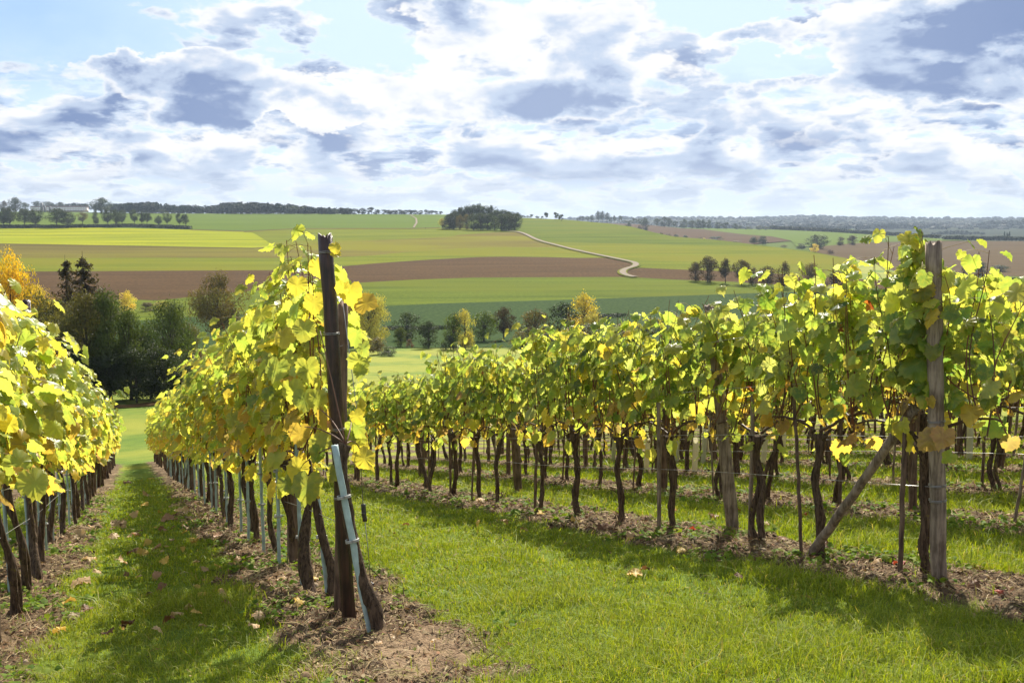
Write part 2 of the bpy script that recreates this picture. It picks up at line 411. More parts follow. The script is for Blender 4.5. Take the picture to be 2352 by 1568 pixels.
def build_ground():
    ys = [1.0]
    while ys[-1] < 60: ys.append(ys[-1] + max(0.018, 0.0062 * ys[-1]) * (1 if 3 < ys[-1] < 25 else 2.5))
    while ys[-1] < 2000: ys.append(ys[-1] * 1.022)
    ys = np.array(ys)
    ax = np.concatenate([np.linspace(-1.6, -0.56, 40)[:-1], np.linspace(-0.56, 0.56, 560), np.linspace(0.56, 1.6, 40)[1:]])
    A, Yg = np.meshgrid(ax, ys); Xg = A * np.maximum(Yg, 3.0)
    Z = ground_z(Xg, Yg)
    near = Yg < 62
    soil = np.where(near, soil_mask(Xg, Yg), 0)
    lump = np.where(near, (fbm(Xg * 3.5, Yg * 3.5, 31, 3) - 0.5) * 0.05 + soil * ((fbm(Xg * 11, Yg * 11, 41, 3) - 0.45) * 0.085 + 0.012), 0)
    Z = Z + lump
    V = np.stack([Xg, Yg, Z], -1).reshape(-1, 3)
    ny, nx = Xg.shape
    i = np.arange(ny - 1)[:, None] * nx; j = np.arange(nx - 1)[None]
    F = np.stack([i + j, i + j + 1, i + nx + j + 1, i + nx + j], -1).reshape(-1, 4)
    hx, hy = plane_hit(985, 1500)[:2]
    d = np.hypot((Xg - hx) / .26, (Yg - hy) / .62) + (fbm(Xg * 3, Yg * 3, 61, 4) - .5) * 1.5
    me = mesh_np('ground', V, [F], {'soil': soil.ravel(), 'bare': np.where(near, sstep(d, 1.0, .35), 0).ravel()})
    m, T, out = material('meadow_and_soil')
    p = pos(T)
    at_ = T.new('ShaderNodeAttribute'); at_.attribute_name = 'soil'
    n1 = T.noise(p, 0.9, 6, 0.6); n2 = T.noise(p, 14, 5, 0.65); n3 = T.noise(p, 45, 4, 0.7); n4 = T.noise(p, 0.06, 4, 0.6)
    g = T.mix(T.ss(T.m('ADD', T.m('MULTIPLY', n2, 0.6), T.m('MULTIPLY', n1, 0.4)), 0.35, 0.65), (0.072, 0.125, 0.012, 1), (0.135, 0.20, 0.022, 1))
    g = T.mix(T.m('MULTIPLY', T.ss(n4, 0.34, 0.58), 0.8), g, (0.255, 0.255, 0.030, 1))
    e = T.mix(T.ss(n2, 0.3, 0.7), (0.062, 0.041, 0.023, 1), (0.170, 0.115, 0.065, 1))
    e = T.mix(T.m('MULTIPLY', T.ss(n1, 0.50, 0.68), 0.8), e, (0.26, 0.185, 0.110, 1))
    e = T.mix(T.m('MULTIPLY', T.ss(n3, 0.55, 0.75), 0.4), e, (0.28, 0.20, 0.12, 1))
    ba = T.new('ShaderNodeAttribute'); ba.attribute_name = 'bare'
    e = T.mix(T.m('MULTIPLY', ba.outputs['Fac'], 0.85), e, T.mix(T.ss(n3, 0.35, 0.7), (0.22, 0.145, 0.085, 1), (0.34, 0.24, 0.15, 1)))
    col = T.mix(at_.outputs['Fac'], g, e)
    h = T.m('ADD', n2, T.m('MULTIPLY', n3, 0.6))
    T.l.new(pbsdf(T, col, 0.92, 0.12, bump(T, h, 0.8, 0.05)), out.inputs[0])
    tag(obj('ground', me, m), kind='structure')
build_ground()

FM = dict(
    wheat=field_mat('young_wheat', (0.085, 0.135, 0.012), (0.165, 0.235, 0.022), c3=(0.155, 0.20, 0.018), row=(.006, .09), rows=.75),
    ridge=field_mat('ridge_grass', (0.105, 0.175, 0.022), (0.155, 0.245, 0.03), row=(.004, .03), rows=0.35),
    mustard=field_mat('mustard_crop', (0.19, 0.25, 0.010), (0.44, 0.49, 0.014), row=(0.004, 0.045), rows=1.1, c3=(0.33, 0.40, 0.012)),
    lime=field_mat('lime_crop', (0.135, 0.185, 0.010), (0.225, 0.275, 0.018), row=(.005, .05), rows=0.7, c3=(.22, .235, .015), patch=.004),
    stubble=field_mat('sprouting_stubble', (0.150, 0.130, 0.035), (0.215, 0.195, 0.045), row=(0.004, 0.045), rows=0.6, c3=(0.235, 0.245, 0.02), patch=0.004),
    soil=field_mat('ploughed_soil', (0.095, 0.053, 0.032), (0.165, 0.093, 0.053), row=(0.012, 0.07), rows=0.45, fine=0.6),
    palesoil=field_mat('pale_soil', (0.12, 0.075, 0.046), (0.19, 0.125, 0.078), row=(0.006, 0.10), rows=0.5, c3=(0.135, 0.085, 0.05), angle=0.25),
    beet=field_mat('beet_leaves', (0.028, 0.066, 0.020), (0.070, 0.125, 0.042), row=(0.5, 0.5), rows=0.3, fine=0.5),
    far=field_mat('far_scrub', (0.020, 0.035, 0.022), (0.038, 0.058, 0.032), row=(0.01, 0.03), rows=0.4, patch=0.003, c3=(0.045, 0.062, 0.03)),
    farfield=field_mat('far_pasture', (0.10, 0.165, 0.035), (0.14, 0.21, 0.045)),
    verge=field_mat('dry_verge', (0.10, 0.085, 0.03), (0.17, 0.14, 0.05), fine=0.6),
)
def L2_Y(y):
    t = [(760, 560), (700, 640), (640, 800), (600, 1000), (580, 1150), (570, 1280), (560, 1400), (550, 1560), (540, 1750), (530, 2000), (520, 2350), (510, 2800), (504, 3300)]
    return np.interp(-np.asarray(y, float), [-a for a, b in t], [b for a, b in t])
def L3_Y(y):
    t = [(600, 1750), (560, 2050), (545, 2400), (530, 3100), (515, 4000), (504, 5000), (490, 6200)]
    return np.interp(-np.asarray(y, float), [-a for a, b in t], [b for a, b in t])
def L1_Y(y): return hill_Y(y)
def on(layer, x, y, lift=0.0):
    a, b = ray(x, y); Y = layer(y); return np.stack([a * Y, Y, b * Y + lift * np.minimum(Y / 800.0, 0.5)], -1)
def poly(pts, x): return np.interp(x, [p[0] for p in pts], [p[1] for p in pts])
def strip(name, mat, top, bot, lift=0.4, layer=None, n=None, kind='structure', step=6.0, skirt=0.0):
    """a field between an upper and a lower edge curve; rows of points follow the hill"""
    layer = layer or L1_Y
    x0, x1 = max(top[0][0], bot[0][0]), min(top[-1][0], bot[-1][0])
    xs = np.linspace(x0, x1, max(3, int((x1 - x0) / step)))
    yt, yb = poly(top, xs), np.maximum(poly(bot, xs), poly(top, xs) + 0.02)
    n = n or 60
    t = np.linspace(0, 1, n)[:, None]
    Xp = np.broadcast_to(xs, (n, len(xs))); Yp = yb[None] * (1 - t) + yt[None] * t
    V = on(layer, Xp, Yp, lift)
    if skirt:                                       # the back of the hill rolls away behind its crest
        last = V[-1]
        ex = []
        for k in range(1, 7):
            d = skirt * k / 6
            q = last.copy(); f = (last[:, 1] + d) / last[:, 1]
            q[:, 0] *= f; q[:, 1] += d; q[:, 2] -= 0.05 * d + 0.0005 * d * d; ex.append(q)
        V = np.concatenate([V, np.array(ex)]); n += 6
    m = len(xs)
    i = np.arange(n - 1)[:, None] * m; j = np.arange(m - 1)[None]
    F = np.stack([i + j, i + j + 1, i + m + j + 1, i + m + j], -1).reshape(-1, 4)
    return tag(obj(name, mesh_np(name, V.reshape(-1, 3), [F]), mat), kind=kind)
def ribbon(name, mat, pts, width, layer=None, lift=0.7):
    layer = layer or L1_Y
    P = np.array(pts, float)
    t = np.concatenate([[0], np.cumsum(np.hypot(np.diff(P[:, 0]), np.diff(P[:, 1])))])
    tt = np.linspace(0, t[-1], 240)
    k = np.ones(15) / 15
    px = np.convolve(np.pad(np.interp(tt, t, P[:, 0]), 7, 'edge'), k, 'valid'); py = np.convolve(np.pad(np.interp(tt, t, P[:, 1]), 7, 'edge'), k, 'valid')
    C = on(layer, px, py, lift)
    d = np.gradient(C[:, :2], axis=0); d /= np.linalg.norm(d, axis=1, keepdims=True) + 1e-9
    nn = np.stack([d[:, 1], -d[:, 0]], -1)
    rows = []
    for q in (-1, -0.33, 0.33, 1):
        r = C.copy(); r[:, :2] += nn * width * 0.5 * q
        # keep the ribbon on the slope
        r[:, 2] = r[:, 1] * np.interp(np.log(r[:, 1]), _ly, _QR) + lift if layer is L1_Y else r[:, 2]
        rows.append(r)
    V = np.array(rows); n, m = V.shape[:2]
    i = np.arange(n - 1)[:, None] * m; j = np.arange(m - 1)[None]
    F = np.stack([i + j, i + m + j, i + m + j + 1, i + j + 1], -1).reshape(-1, 4)
    return tag(obj(name, mesh_np(name, V.reshape(-1, 3), [F]), mat), kind='structure')

def build_fields():
    S1 = [p for p in SKY1]
    b1 = [(-300, 520), (0, 521.5), (205, 523), (437, 528), (564, 532), (680, 526), (804, 525.6), (951, 525.6), (1010, 524), (1060, 524), (1140, 531), (1192, 531)]
    b2 = [(-300, 556), (0, 560), (205, 563.5), (393, 567), (581, 570), (632, 567)]
    b3 = [(581, 569.5), (632, 566), (727, 560), (780, 555.7), (900, 550.6), (986, 547), (1030, 545), (1054, 540), (1140, 534), (1194, 533)]
    b4 = [(-300, 590), (92, 594), (342, 592.6), (625, 593), (767, 591.6), (849, 588), (951, 578), (1054, 571), (1157, 568.7), (1259, 568.7), (1286, 569)]
    b5 = [(-300, 626), (120, 624), (253, 623), (622, 621), (767, 614), (866, 605), (986, 597), (1105, 590.6), (1157, 590), (1259, 591), (1327, 593), (1372, 592.6)]
    b6 = [(-300, 692), (308, 689), (359, 691), (410, 686), (560, 670), (815, 650.7), (951, 643), (1088, 638.4), (1225, 637.7), (1430, 637), (1457, 637.7)]
    b7 = [(-300, 745), (300, 738), (560, 722), (873, 704.4), (1020, 697.6), (1225, 691.7), (1362, 687.3), (1550, 680.5), (1800, 672), (2100, 668)]
    b8 = [(-300, 770), (600, 768), (890, 762.5), (1040, 755.7), (1174, 746), (1375, 730), (1550, 718), (1800, 706), (2100, 700)]
    b9 = [(-300, 800), (700, 800), (900, 800), (1300, 798), (1800, 780), (2200, 770)]
    top = [(x, y) for x, y in S1 if x <= 1020] + [(1192, 500)]
    strip('field', FM['ridge'], top, b1, skirt=300)
    strip('field', FM['mustard'], [(-300, 520), (0, 521.5), (205, 523), (437, 528), (564, 532), (581, 533.5), (606, 549), (632, 566)], b2)
    strip('field', FM['lime'], [(560, 532), (570, 532), (680, 526), (804, 525.6), (951, 525.6), (1010, 524), (1060, 524), (1140, 530), (1194, 530)],
          [(560, 534), (581, 535), (606, 550), (632, 567), (727, 560), (780, 555.7), (900, 550.6), (986, 547), (1030, 545), (1054, 540), (1140, 534), (1194, 533)], lift=0.45)
    strip('field', FM['stubble'], [(-300, 558), (0, 561.5), (205, 565), (393, 568), (581, 572), (632, 567), (727, 560), (780, 555.7), (900, 550.6), (986, 547), (1030, 545), (1054, 540), (1140, 533), (1190, 531),
                                   (1225, 549), (1276, 564), (1286, 569)], b4, lift=0.42)
    strip('field', FM['lime'], b4 + [(1345, 581), (1396, 592)], b5 + [(1396, 592.6)])
    strip('field', FM['soil'], b5 + [(1396, 592), (1440, 601), (1457, 607)], [(-300, 692), (308, 689), (359, 691), (410, 686), (560, 670), (815, 650.7), (951, 643), (1088, 638.4), (1225, 637.7), (1400, 637), (1430, 637), (1457, 637.5)])
    strip('field', FM['soil'], [(1430, 628), (1440, 620), (1467, 616), (1550, 619), (1685, 624), (1800, 630), (2100, 650)], [(1430, 634), (1457, 638), (1548, 643), (1685, 648), (1753, 653), (2100, 668)])
    strip('field', FM['wheat'], b6 + [(1548, 643), (1685, 648), (1753, 653), (2100, 668)], b7, lift=0.42)
    strip('field', FM['beet'], b7, b8, lift=0.44)
    strip('field', FM['beet'], [(a, b + .2) for a, b in b8], b9, lift=0.40)
    st = [(x, y) for x, y in S1 if 1192 <= x <= 1950]
    hedge = [(1192, 531), (1225, 549), (1242, 556), (1330, 558.5), (1423, 560), (1550, 561.5), (1700, 565), (1780, 568), (1790, 569.5), (1950, 594.5)]
    strip('field', FM['wheat'], st, hedge, skirt=160)
    strip('field', FM['lime'], hedge, [(1192, 532), (1225, 550), (1276, 565), (1345, 582), (1396, 593), (1457, 606), (1467, 615.5), (1550, 619), (1685, 624), (1800, 630), (1950, 640)], lift=0.38)
    # bank between the mustard and the stubble, rough strips between fields
    strip('verge', FM['verge'], b2, [(-300, 559), (0, 563), (205, 566), (393, 569.5), (581, 572.5), (632, 567.6)], lift=0.6, n=4)
    strip('verge', FM['verge'], [(437, 527.5), (564, 531), (680, 525), (804, 524.6), (951, 524.6), (1010, 523)], [(437, 529), (564, 533), (680, 526.8), (804, 526.2), (951, 526.2), (1010, 524.6)], lift=0.7, n=4)
    pm, T, out = material('pale_track_gravel')
    nn = T.noise(pos(T), 0.5, 5, 0.7)
    T.l.new(pbsdf(T, T.mix(nn, (0.13, 0.10, 0.068, 1), (0.25, 0.20, 0.14, 1)), 0.9, 0.1), out.inputs[0])
    track = [(1150, 530.5), (1194, 534), (1212, 541), (1225, 549), (1248, 557), (1276, 564), (1310, 573), (1345, 581), (1396, 591.6), (1457, 604.5), (1466, 608),
             (1464, 612), (1446, 617), (1430, 622), (1425, 627), (1432, 632), (1448, 637), (1462, 639)]
    ribbon('verge', FM['lime'], track[3:], 5.5, lift=0.62)
    ribbon('path', pm, track, 3.6, lift=0.85)
    ribbon('path', pm, [(942, 494), (956, 503), (957, 513), (950, 524)], 2.2, lift=0.8)
    # second hill to the right, beyond the shoulder
    k2 = dict(layer=L2_Y)
    t2 = [(1290, 509), (1324, 509.6), (1464, 514.7), (1550, 521), (1572, 523), (1753, 526.6), (1924, 533.5), (2061, 542), (2211, 551.5), (2352, 553), (2700, 560)]
    strip('hills', FM['farfield'], t2, [(1290, 545), (1500, 560), (1700, 590), (1900, 640), (2000, 690), (2700, 700)], lift=-1.5, skirt=300, **k2)
    strip('field', FM['soil'], [(1290, 509.3), (1324, 509.8), (1464, 515), (1500, 518), (1560, 524), (1616, 526.6), (1640, 530), (1712, 538.6), (1774, 543), (1818, 552)],
          [(1290, 530), (1464, 545), (1560, 556), (1720, 562), (1774, 557), (1818, 553)], lift=0.4, **k2)
    strip('field', FM['ridge'], [(1560, 523.6), (1572, 523.2), (1753, 526.8), (1924, 533.7), (2061, 542.2), (2211, 551.7)],
          [(1560, 524.4), (1616, 527), (1640, 530.4), (1712, 539), (1774, 543.4), (1818, 553), (1830, 568), (1890, 566), (2009, 556.4), (2211, 552.4)], lift=0.6, **k2)
    strip('field', FM['palesoil'], [(1860, 570), (1890, 566), (1950, 560), (2009, 557), (2163, 554), (2352, 554.5), (2700, 561)],
          [(1860, 600), (2000, 640), (2163, 640), (2352, 640), (2700, 645)], lift=0.7, **k2)
    strip('field', FM['farfield'], [(2100, 626), (2163, 629), (2250, 634), (2400, 638)], [(2100, 630), (2163, 633), (2250, 638), (2400, 641)], lift=1.2, n=6, **k2)
    # wide plain and the wooded hills on the horizon
    k3 = dict(layer=L3_Y)
    strip('hills', FM['far'], [(1200, 503), (2000, 506), (2800, 506)], [(1200, 545), (2000, 575), (2800, 590)], lift=0, **k3)
    strip('field', FM['farfield'], [(2110, 519.5), (2160, 516.5), (2235, 515), (2320, 515.5), (2500, 516)], [(2110, 520.5), (2200, 521.5), (2310, 523), (2352, 526), (2500, 527)], lift=1.5, n=6, **k3)
    strip('field', FM['farfield'], [(1840, 529), (1900, 526), (1960, 527)], [(1840, 530), (1900, 530), (1960, 529)], lift=1.5, n=6, **k3)
    # base of the whole country, so no hole shows between the hills
    xs = np.linspace(-9000, 9000, 30); yy = np.array([250, 600, 1200, 2500, 4500, 7000, 9000.])
    Xg, Yg = np.meshgrid(xs, yy); Zg = np.interp(Yg, yy, [-60, -62, -66, -70, -72, -72, -72])
    V = np.stack([Xg, Yg, Zg], -1).reshape(-1, 3); m = len(xs)
    i = np.arange(len(yy) - 1)[:, None] * m; j = np.arange(m - 1)[None]
    tag(obj('terrain', mesh_np('terrain', V, [np.stack([i + j, i + j + 1, i + m + j + 1, i + m + j], -1).reshape(-1, 4)]), FM['far']), kind='structure')
build_fields()
# ------------------------------------------------------------------ grapevines
RNG = np.random.default_rng(7)
_half = [(.07, .10), (.17, .20), (.27, .17), (.37, .19), (.43, .07), (.53, .02), (.50, -.10), (.56, -.19), (.53, -.29), (.60, -.40), (.52, -.47), (.49, -.58), (.40, -.60), (.36, -.72), (.27, -.78), (.20, -.91), (.10, -.93)]
LEAF_HI = np.array([(0, 0)] + _half + [(0, -1.06)] + [(-x * .98, y + .01) for x, y in _half[::-1]], float)
LEAF_LO = np.array([(0, 0), (.30, .17), (.50, -.10), (.54, -.45), (.27, -.72), (0, -1.05), (-.28, -.70), (-.54, -.43), (-.49, -.08), (-.29, .16)], float)
def add_leaves(mb, rng, P, size, nrm, tip, col, hi=True, curl=1.0):
    L = LEAF_HI if hi else LEAF_LO
    n, k = len(P), len(L)
    nrm = nrm / (np.linalg.norm(nrm, axis=1, keepdims=True) + 1e-9)
    tip = tip - (tip * nrm).sum(1, keepdims=True) * nrm
    tip /= np.linalg.norm(tip, axis=1, keepdims=True) + 1e-9
    side = np.cross(tip, nrm)
    ctr = np.array([[0.0, -0.38]]); T = np.concatenate([L, ctr + (L - ctr) * .52, ctr]) if hi else np.concatenate([L, ctr])   # outline, inner ring, centre
    nv = len(T)
    X = T[None, :, 0] * (1 + rng.normal(0, .05, (n, nv))); Y = T[None, :, 1] * (1 + rng.normal(0, .04, (n, nv)))
    fold = rng.normal(0.28, 0.22, (n, 1)) * curl; droop = rng.normal(0.22, 0.22, (n, 1)) * curl; tw = rng.normal(0, .22, (n, 1)) * curl
    rip = rng.normal(0, 0.045, (n, nv)) * curl
    if hi: rip[:, k:] *= .45; rip[:, k:2 * k] += .022 * np.cos(np.arange(k) * np.pi)[None]
    Z = -fold * np.abs(X) ** 1.3 - droop * Y * Y + tw * X * Y + rip
    V = P[:, None] + size[:, None, None] * (side[:, None] * X[..., None] - tip[:, None] * Y[..., None] + nrm[:, None] * Z[..., None])
    c = np.repeat(col[:, None], nv, 1).copy()
    c[:, k:] = c[:, k:] * np.array([.90, .97, .95])               # yellower rim, greener heart
    c *= (1 + rng.normal(0, .04, (n, nv, 1)))
    b = np.arange(n)[:, None] * nv; i = np.arange(k)[None]
    i2 = (i + 1) % k
    if hi:
        F = [np.stack(np.broadcast_arrays(b + i, b + i2, b + k + i2, b + k + i), -1).reshape(-1, 4), np.stack(np.broadcast_arrays(b + 2 * k, b + k + i, b + k + i2), -1).reshape(-1, 3)]
    else: F = [np.stack(np.broadcast_arrays(b + k, b + i, b + i2), -1).reshape(-1, 3)]
    mb.add(V.reshape(-1, 3), F, np.clip(c.reshape(-1, 3), 0.003, 0.9))
    mb.uv = getattr(mb, 'uv', []) + [np.stack([X, Y, np.broadcast_to(rng.random((n, 1)), X.shape)], -1).reshape(-1, 3)]
PAL = {
    'green': (.125, .200, .045), 'mid': (.20, .275, .055), 'lime': (.35, .40, .085), 'yellow': (.62, .51, .075), 'chartreuse': (.49, .49, .090),
    'gold': (.58, .38, .075), 'tan': (.42, .26, .12), 'red': (.35, .055, .025), 'dark': (.07, .125, .030), 'brown': (.16, .07, .03), 'pale': (.42, .47, .16)}
def pick(rng, n, spec):
    ks = list(spec); p = np.array([spec[k] for k in ks], float); p /= p.sum()
    c = np.array([PAL[k] for k in ks])[rng.choice(len(ks), n, p=p)]
    return c * rng.uniform(.8, 1.2, (n, 1)) * (1 + rng.normal(0, .06, (n, 3)))
MIXES = {   # by height in the canopy: low, middle, top
    'yellow': [dict(gold=3.0, yellow=3, tan=.8, chartreuse=4, lime=2.5, pale=1, brown=.3), dict(chartreuse=4.5, lime=5, pale=2.2, yellow=2.2, mid=2.0, gold=.6, brown=.08), dict(yellow=1.8, chartreuse=4.5, lime=4.5, pale=1.2, mid=1.4)],
    'green': [dict(gold=2.6, yellow=3, chartreuse=2.4, lime=2.4, mid=1, tan=1.8, red=.12, brown=.6), dict(mid=5, green=3.2, lime=3.6, pale=1.6, dark=.4, yellow=.6, red=.012, tan=.15), dict(lime=5, mid=3.4, chartreuse=2.4, pale=1.4, yellow=.8, red=.03)]}
def vine_canopy(seed, kind, top=1.85, dens=1.0, hi=True, size=0.115, length=1.15, low=0.80):
    rng = np.random.default_rng(seed)
    mb, cb = MB(), MB()
    ns = int(17 * dens)
    P, H, out = [], [], []
    for k in range(ns):
        x0 = (k + .5) / ns * length - length / 2 + rng.normal(0, .05)
        y0 = rng.normal(0, .05); z0 = rng.uniform(low + .02, low + .2)
        h = min(max(rng.normal(top, .11), top - .45), top + .12)
        m = 9
        t = np.linspace(0, 1, m)
        dx, dy = rng.normal(0, .16), rng.normal(0, .12)
        bend = rng.normal(0, .05, 2)
        px = x0 + dx * t ** 1.3 + bend[0] * np.sin(t * 5); py = y0 + dy * t ** 1.4 + bend[1] * np.sin(t * 4)
        pz = z0 + (h - z0) * t - .10 * abs(dy) * t ** 3
        path = np.stack([px, py, pz + ROWSLOPE * px], -1)
        if hi or k % 2 == 0:
            cb.add(*tube(path, np.linspace(.0055, .0022, m), 4 if hi else 3, cap=False), c=(.17, .065, .035) if rng.random() < .7 else (.11, .055, .03))
        nl = int(rng.integers(*((16, 23) if kind == 'yellow' else (12, 17))) * (1.0 if hi else .66))
        tt = np.sort(rng.uniform(.02, 1.03, nl)) ** (.66 if kind == 'yellow' else .58)
        q = np.stack([np.interp(tt, t, path[:, i]) for i in range(3)], -1)
        sgn = np.where(rng.random(nl) < .5, -1, 1)
        off = np.stack([rng.normal(0, .07, nl), sgn * np.abs(rng.normal(.10, .07, nl)), rng.normal(-.01, .05, nl)], -1)
        # the petiole
        if hi:
            for a_, b_ in zip(q[::2], (q + off)[::2]):
                cb.add(*tube(np.array([a_, (a_ + b_) / 2 + [0, 0, .015], b_]), .0016, 3, cap=False), c=(.22, .16, .05))
        P.append(q + off); H.append((q[:, 2] - ROWSLOPE * q[:, 0])); out.append(sgn)
    # leaves that hang low round the arms of the vine
    nl = int((20 if kind == 'yellow' else 15) * dens * (1 if hi else .6))
    q = np.stack([rng.uniform(-length / 2, length / 2, nl), rng.normal(0, .15, nl), rng.uniform(low - .12, low + .28, nl)], -1)
    H.append(q[:, 2].copy()); q[:, 2] += ROWSLOPE * q[:, 0]
    P.append(q); out.append(np.where(q[:, 1] < 0, -1, 1))
    P = np.concatenate(P); H = np.concatenate(H); sgn = np.concatenate(out); n = len(P)
    up = rng.uniform(.0, 1.0, n) + .5 * sstep(H, top - .25, top + .1)
    nrm = np.stack([rng.normal(0, .55, n), sgn * rng.uniform(.25, 1.1, n), up], -1)
    tip = np.stack([rng.normal(0, .55, n), sgn * rng.uniform(.0, .7, n), -np.ones(n) * rng.uniform(.5, 1.2, n)], -1)
    f = (H - low) / (top - low) + rng.normal(0, .13, n)
    a, b, c = [pick(rng, n, q) for q in MIXES[kind]]
    col = np.where((f < .26)[:, None], a, np.where((f < .78)[:, None], b, c))
    sz = size * rng.uniform(.55, 1.2, n) * np.where(H > top, .75, 1.0) * (1.0 if hi else 1.28)
    add_leaves(mb, rng, P, sz, nrm, tip, col, hi)
    # one horizontal arm tied to the wire, both ways
    for sg in (-1, 1):
        t = np.linspace(0, 1, 7)
        px = sg * (.03 + .5 * t); z = low + .02 + .10 * np.sin(t * 2.2) + ROWSLOPE * px
        cb.add(*tube(np.stack([px, rng.normal(0, .01, 7), z], -1), np.linspace(.011, .006, 7), 5, cap=False), c=(.10, .06, .04))
    return mb.mesh('foliage'), cb.mesh('canes')
def vine_trunk(seed, h=0.75, r=0.030, lean=None, knob=1.45, k=9, stem2=False):
    rng = np.random.default_rng(seed); mb = MB()
    n = 22; t = np.linspace(0, 1, n)
    lx = rng.normal(.04, .26) if lean is None else lean[0]; ly = rng.normal(0, .05) if lean is None else lean[1]
    ph = rng.uniform(0, 6, 4)
    x = -lx * (1 - t) ** 1.4 + .022 * np.sin(t * 7 + ph[0]) * (1 - t) + .012 * np.sin(t * 15 + ph[1]); y = -ly * (1 - t) + .014 * np.sin(t * 8 + ph[2])
    z = -.08 + t * (h + .08)
    rr = r * (1.15 - .30 * t + .22 * np.exp(-((t - .06) / .07) ** 2) + (knob - .85) * np.exp(-((t - .97) / .085) ** 2) + .12 * np.sin(t * 21 + ph[3]))
    z = z + ROWSLOPE * x
    P = np.stack([x, y, z], -1)
    V, F = tube(P, rr, k, .20, rng)
    mb.add(V, F)
    if stem2:                                       # a second stem that joins the head
        Q = P.copy(); Q[:, 0] += stem2 * (1 - t) ** .8 * np.minimum(1, t * 4 + .25); Q[:, 1] += .02 * np.sin(t * 6); mb.add(*tube(Q, rr * .75, k, .2, rng))
    # stubs of old spurs on the head
    for q in range(5):
        a = rng.uniform(0, 6.28); d = np.array([math.cos(a), .6 * math.sin(a), rng.uniform(.35, 1.2)]); d /= np.linalg.norm(d)
        s = P[-2] + d * .01; L = rng.uniform(.05, .11)
        mb.add(*tube(np.array([s, s + d * L * .5 + rng.normal(0, .006, 3), s + d * L]), [.017, .013, .009], 6, .15, rng))
    return mb.mesh('trunk')

def bark_mat():
    m, T, out = material('vine_bark')
    tc = T.new('ShaderNodeTexCoord').outputs['Object']
    n = T.noise(scaled(T, tc, 70, 70, 9), 1.0, 5, 0.7, 0.5); l = T.noise(tc, 16, 4, 0.6)
    c = T.mix(T.ss(n, .32, .68), (.032, .021, .014, 1), (.165, .112, .075, 1))
    c = T.mix(T.m('MULTIPLY', T.ss(l, .60, .68), .75), c, (.19, .155, .035, 1))      # yellow lichen
    T.l.new(pbsdf(T, c, .9, .15, bump(T, n, .9, .02)), out.inputs[0]); return m
M_LEAF = leafy('vine_leaf', .66, .36, .55, (1.45, 1.38, .85), pale=.35, veins=True)
M_CANE = leafy('vine_cane', .0, .6, .3)
M_BARK = bark_mat()
M_DARKPOST = wood('tarred_post_wood', (.012, .006, .005), (.060, .026, .018), (60, 60, 5), .38, .5, .5)
M_GREYPOST = wood('weathered_post_wood', (.125, .090, .065), (.36, .28, .21), (55, 55, 5), .8, .7)
M_BROWNPOST = wood('brown_stake_wood', (.075, .047, .032), (.22, .145, .10), (60, 60, 6), .8, .6)
M_TEAL = plain('teal_stake_paint', (.36, .47, .47), .45, .4, .22)
M_GUARD = leafy('vine_guard_plastic', .35, .5, .3, (1.1, 1.05, .9))
M_WIRE = plain('galvanised_wire', (.33, .32, .31), .4, .5, .2, .7)
M_STEEL = plain('dark_steel', (.075, .072, .068), .45, .5, .3, .5)
M_TIE = plain('grey_plastic_tie', (.36, .35, .32), .5, .4, .1)

ROT = math.atan2(UDIR[1], UDIR[0])
UNITS = 'zero first second third fourth fifth sixth seventh eighth ninth tenth eleventh twelfth thirteenth fourteenth fifteenth sixteenth seventeenth eighteenth nineteenth'.split()
TENS = {20: 'twent', 30: 'thirt', 40: 'fort', 50: 'fift'}
def ordw(n):
    if n < 20: return UNITS[n]
    t, u = n // 10 * 10, n % 10
    return TENS[t] + 'ieth' if u == 0 else TENS[t] + 'y-' + UNITS[u]
def copy_tree(o, parent=None):
    c = o.copy(); COL.objects.link(c)
    if parent is not None: c.parent = parent
    for ch in o.children: copy_tree(ch, c)
    return c
def gpos(s, w):
    X, Y = xy(s, w); return np.array([X, Y, float(ground_z(X, Y))])
LIB = {}
def vine_lib():
    for kind, n in (('yellow', 9), ('green', 9)):
        top = 2.03 if kind == 'yellow' else 1.78
        LIB[kind, True] = [vine_canopy(100 + i + (50 if kind == 'green' else 0), kind, top, 1.0 if kind == 'yellow' else .95, True, .110 if kind == 'yellow' else .102) for i in range(n)]
        LIB[kind, False] = [vine_canopy(300 + i + (50 if kind == 'green' else 0), kind, top, 1.0, False, .118) for i in range(5)]
    for h_ in (True, False): LIB['low_yellow', h_] = [vine_canopy(900 + i, 'yellow', 1.78, .9, h_, .112) for i in range(6)]
    LIB['trunk'] = [vine_trunk(500 + i, h=.80, r=.0225 + .004 * (i % 3), stem2=(.10, 0, 0, -.12, 0)[i % 5]) for i in range(16)]
vine_lib()
def make_vine(s, w, kind, hi, rng, label, group, trunk=True, canopy=None, trunk_mesh=None, zs=1.0, lib=None):
    p = gpos(s, w)
    r = root('grapevine', p, label, 'grapevine', group)
    r.rotation_euler = (0, 0, ROT); r.scale = (1, rng.choice([-1, 1]), rng.uniform(.94, 1.07) * zs)
    fo, ca = canopy or LIB[lib or kind, hi][rng.integers(len(LIB[lib or kind, hi]))]
    obj('trunk', trunk_mesh or LIB['trunk'][rng.integers(len(LIB['trunk']))], M_BARK, r)
    obj('canes', ca, M_CANE, r)
    obj('foliage', fo, M_LEAF, r)
    return r
VINES = {}
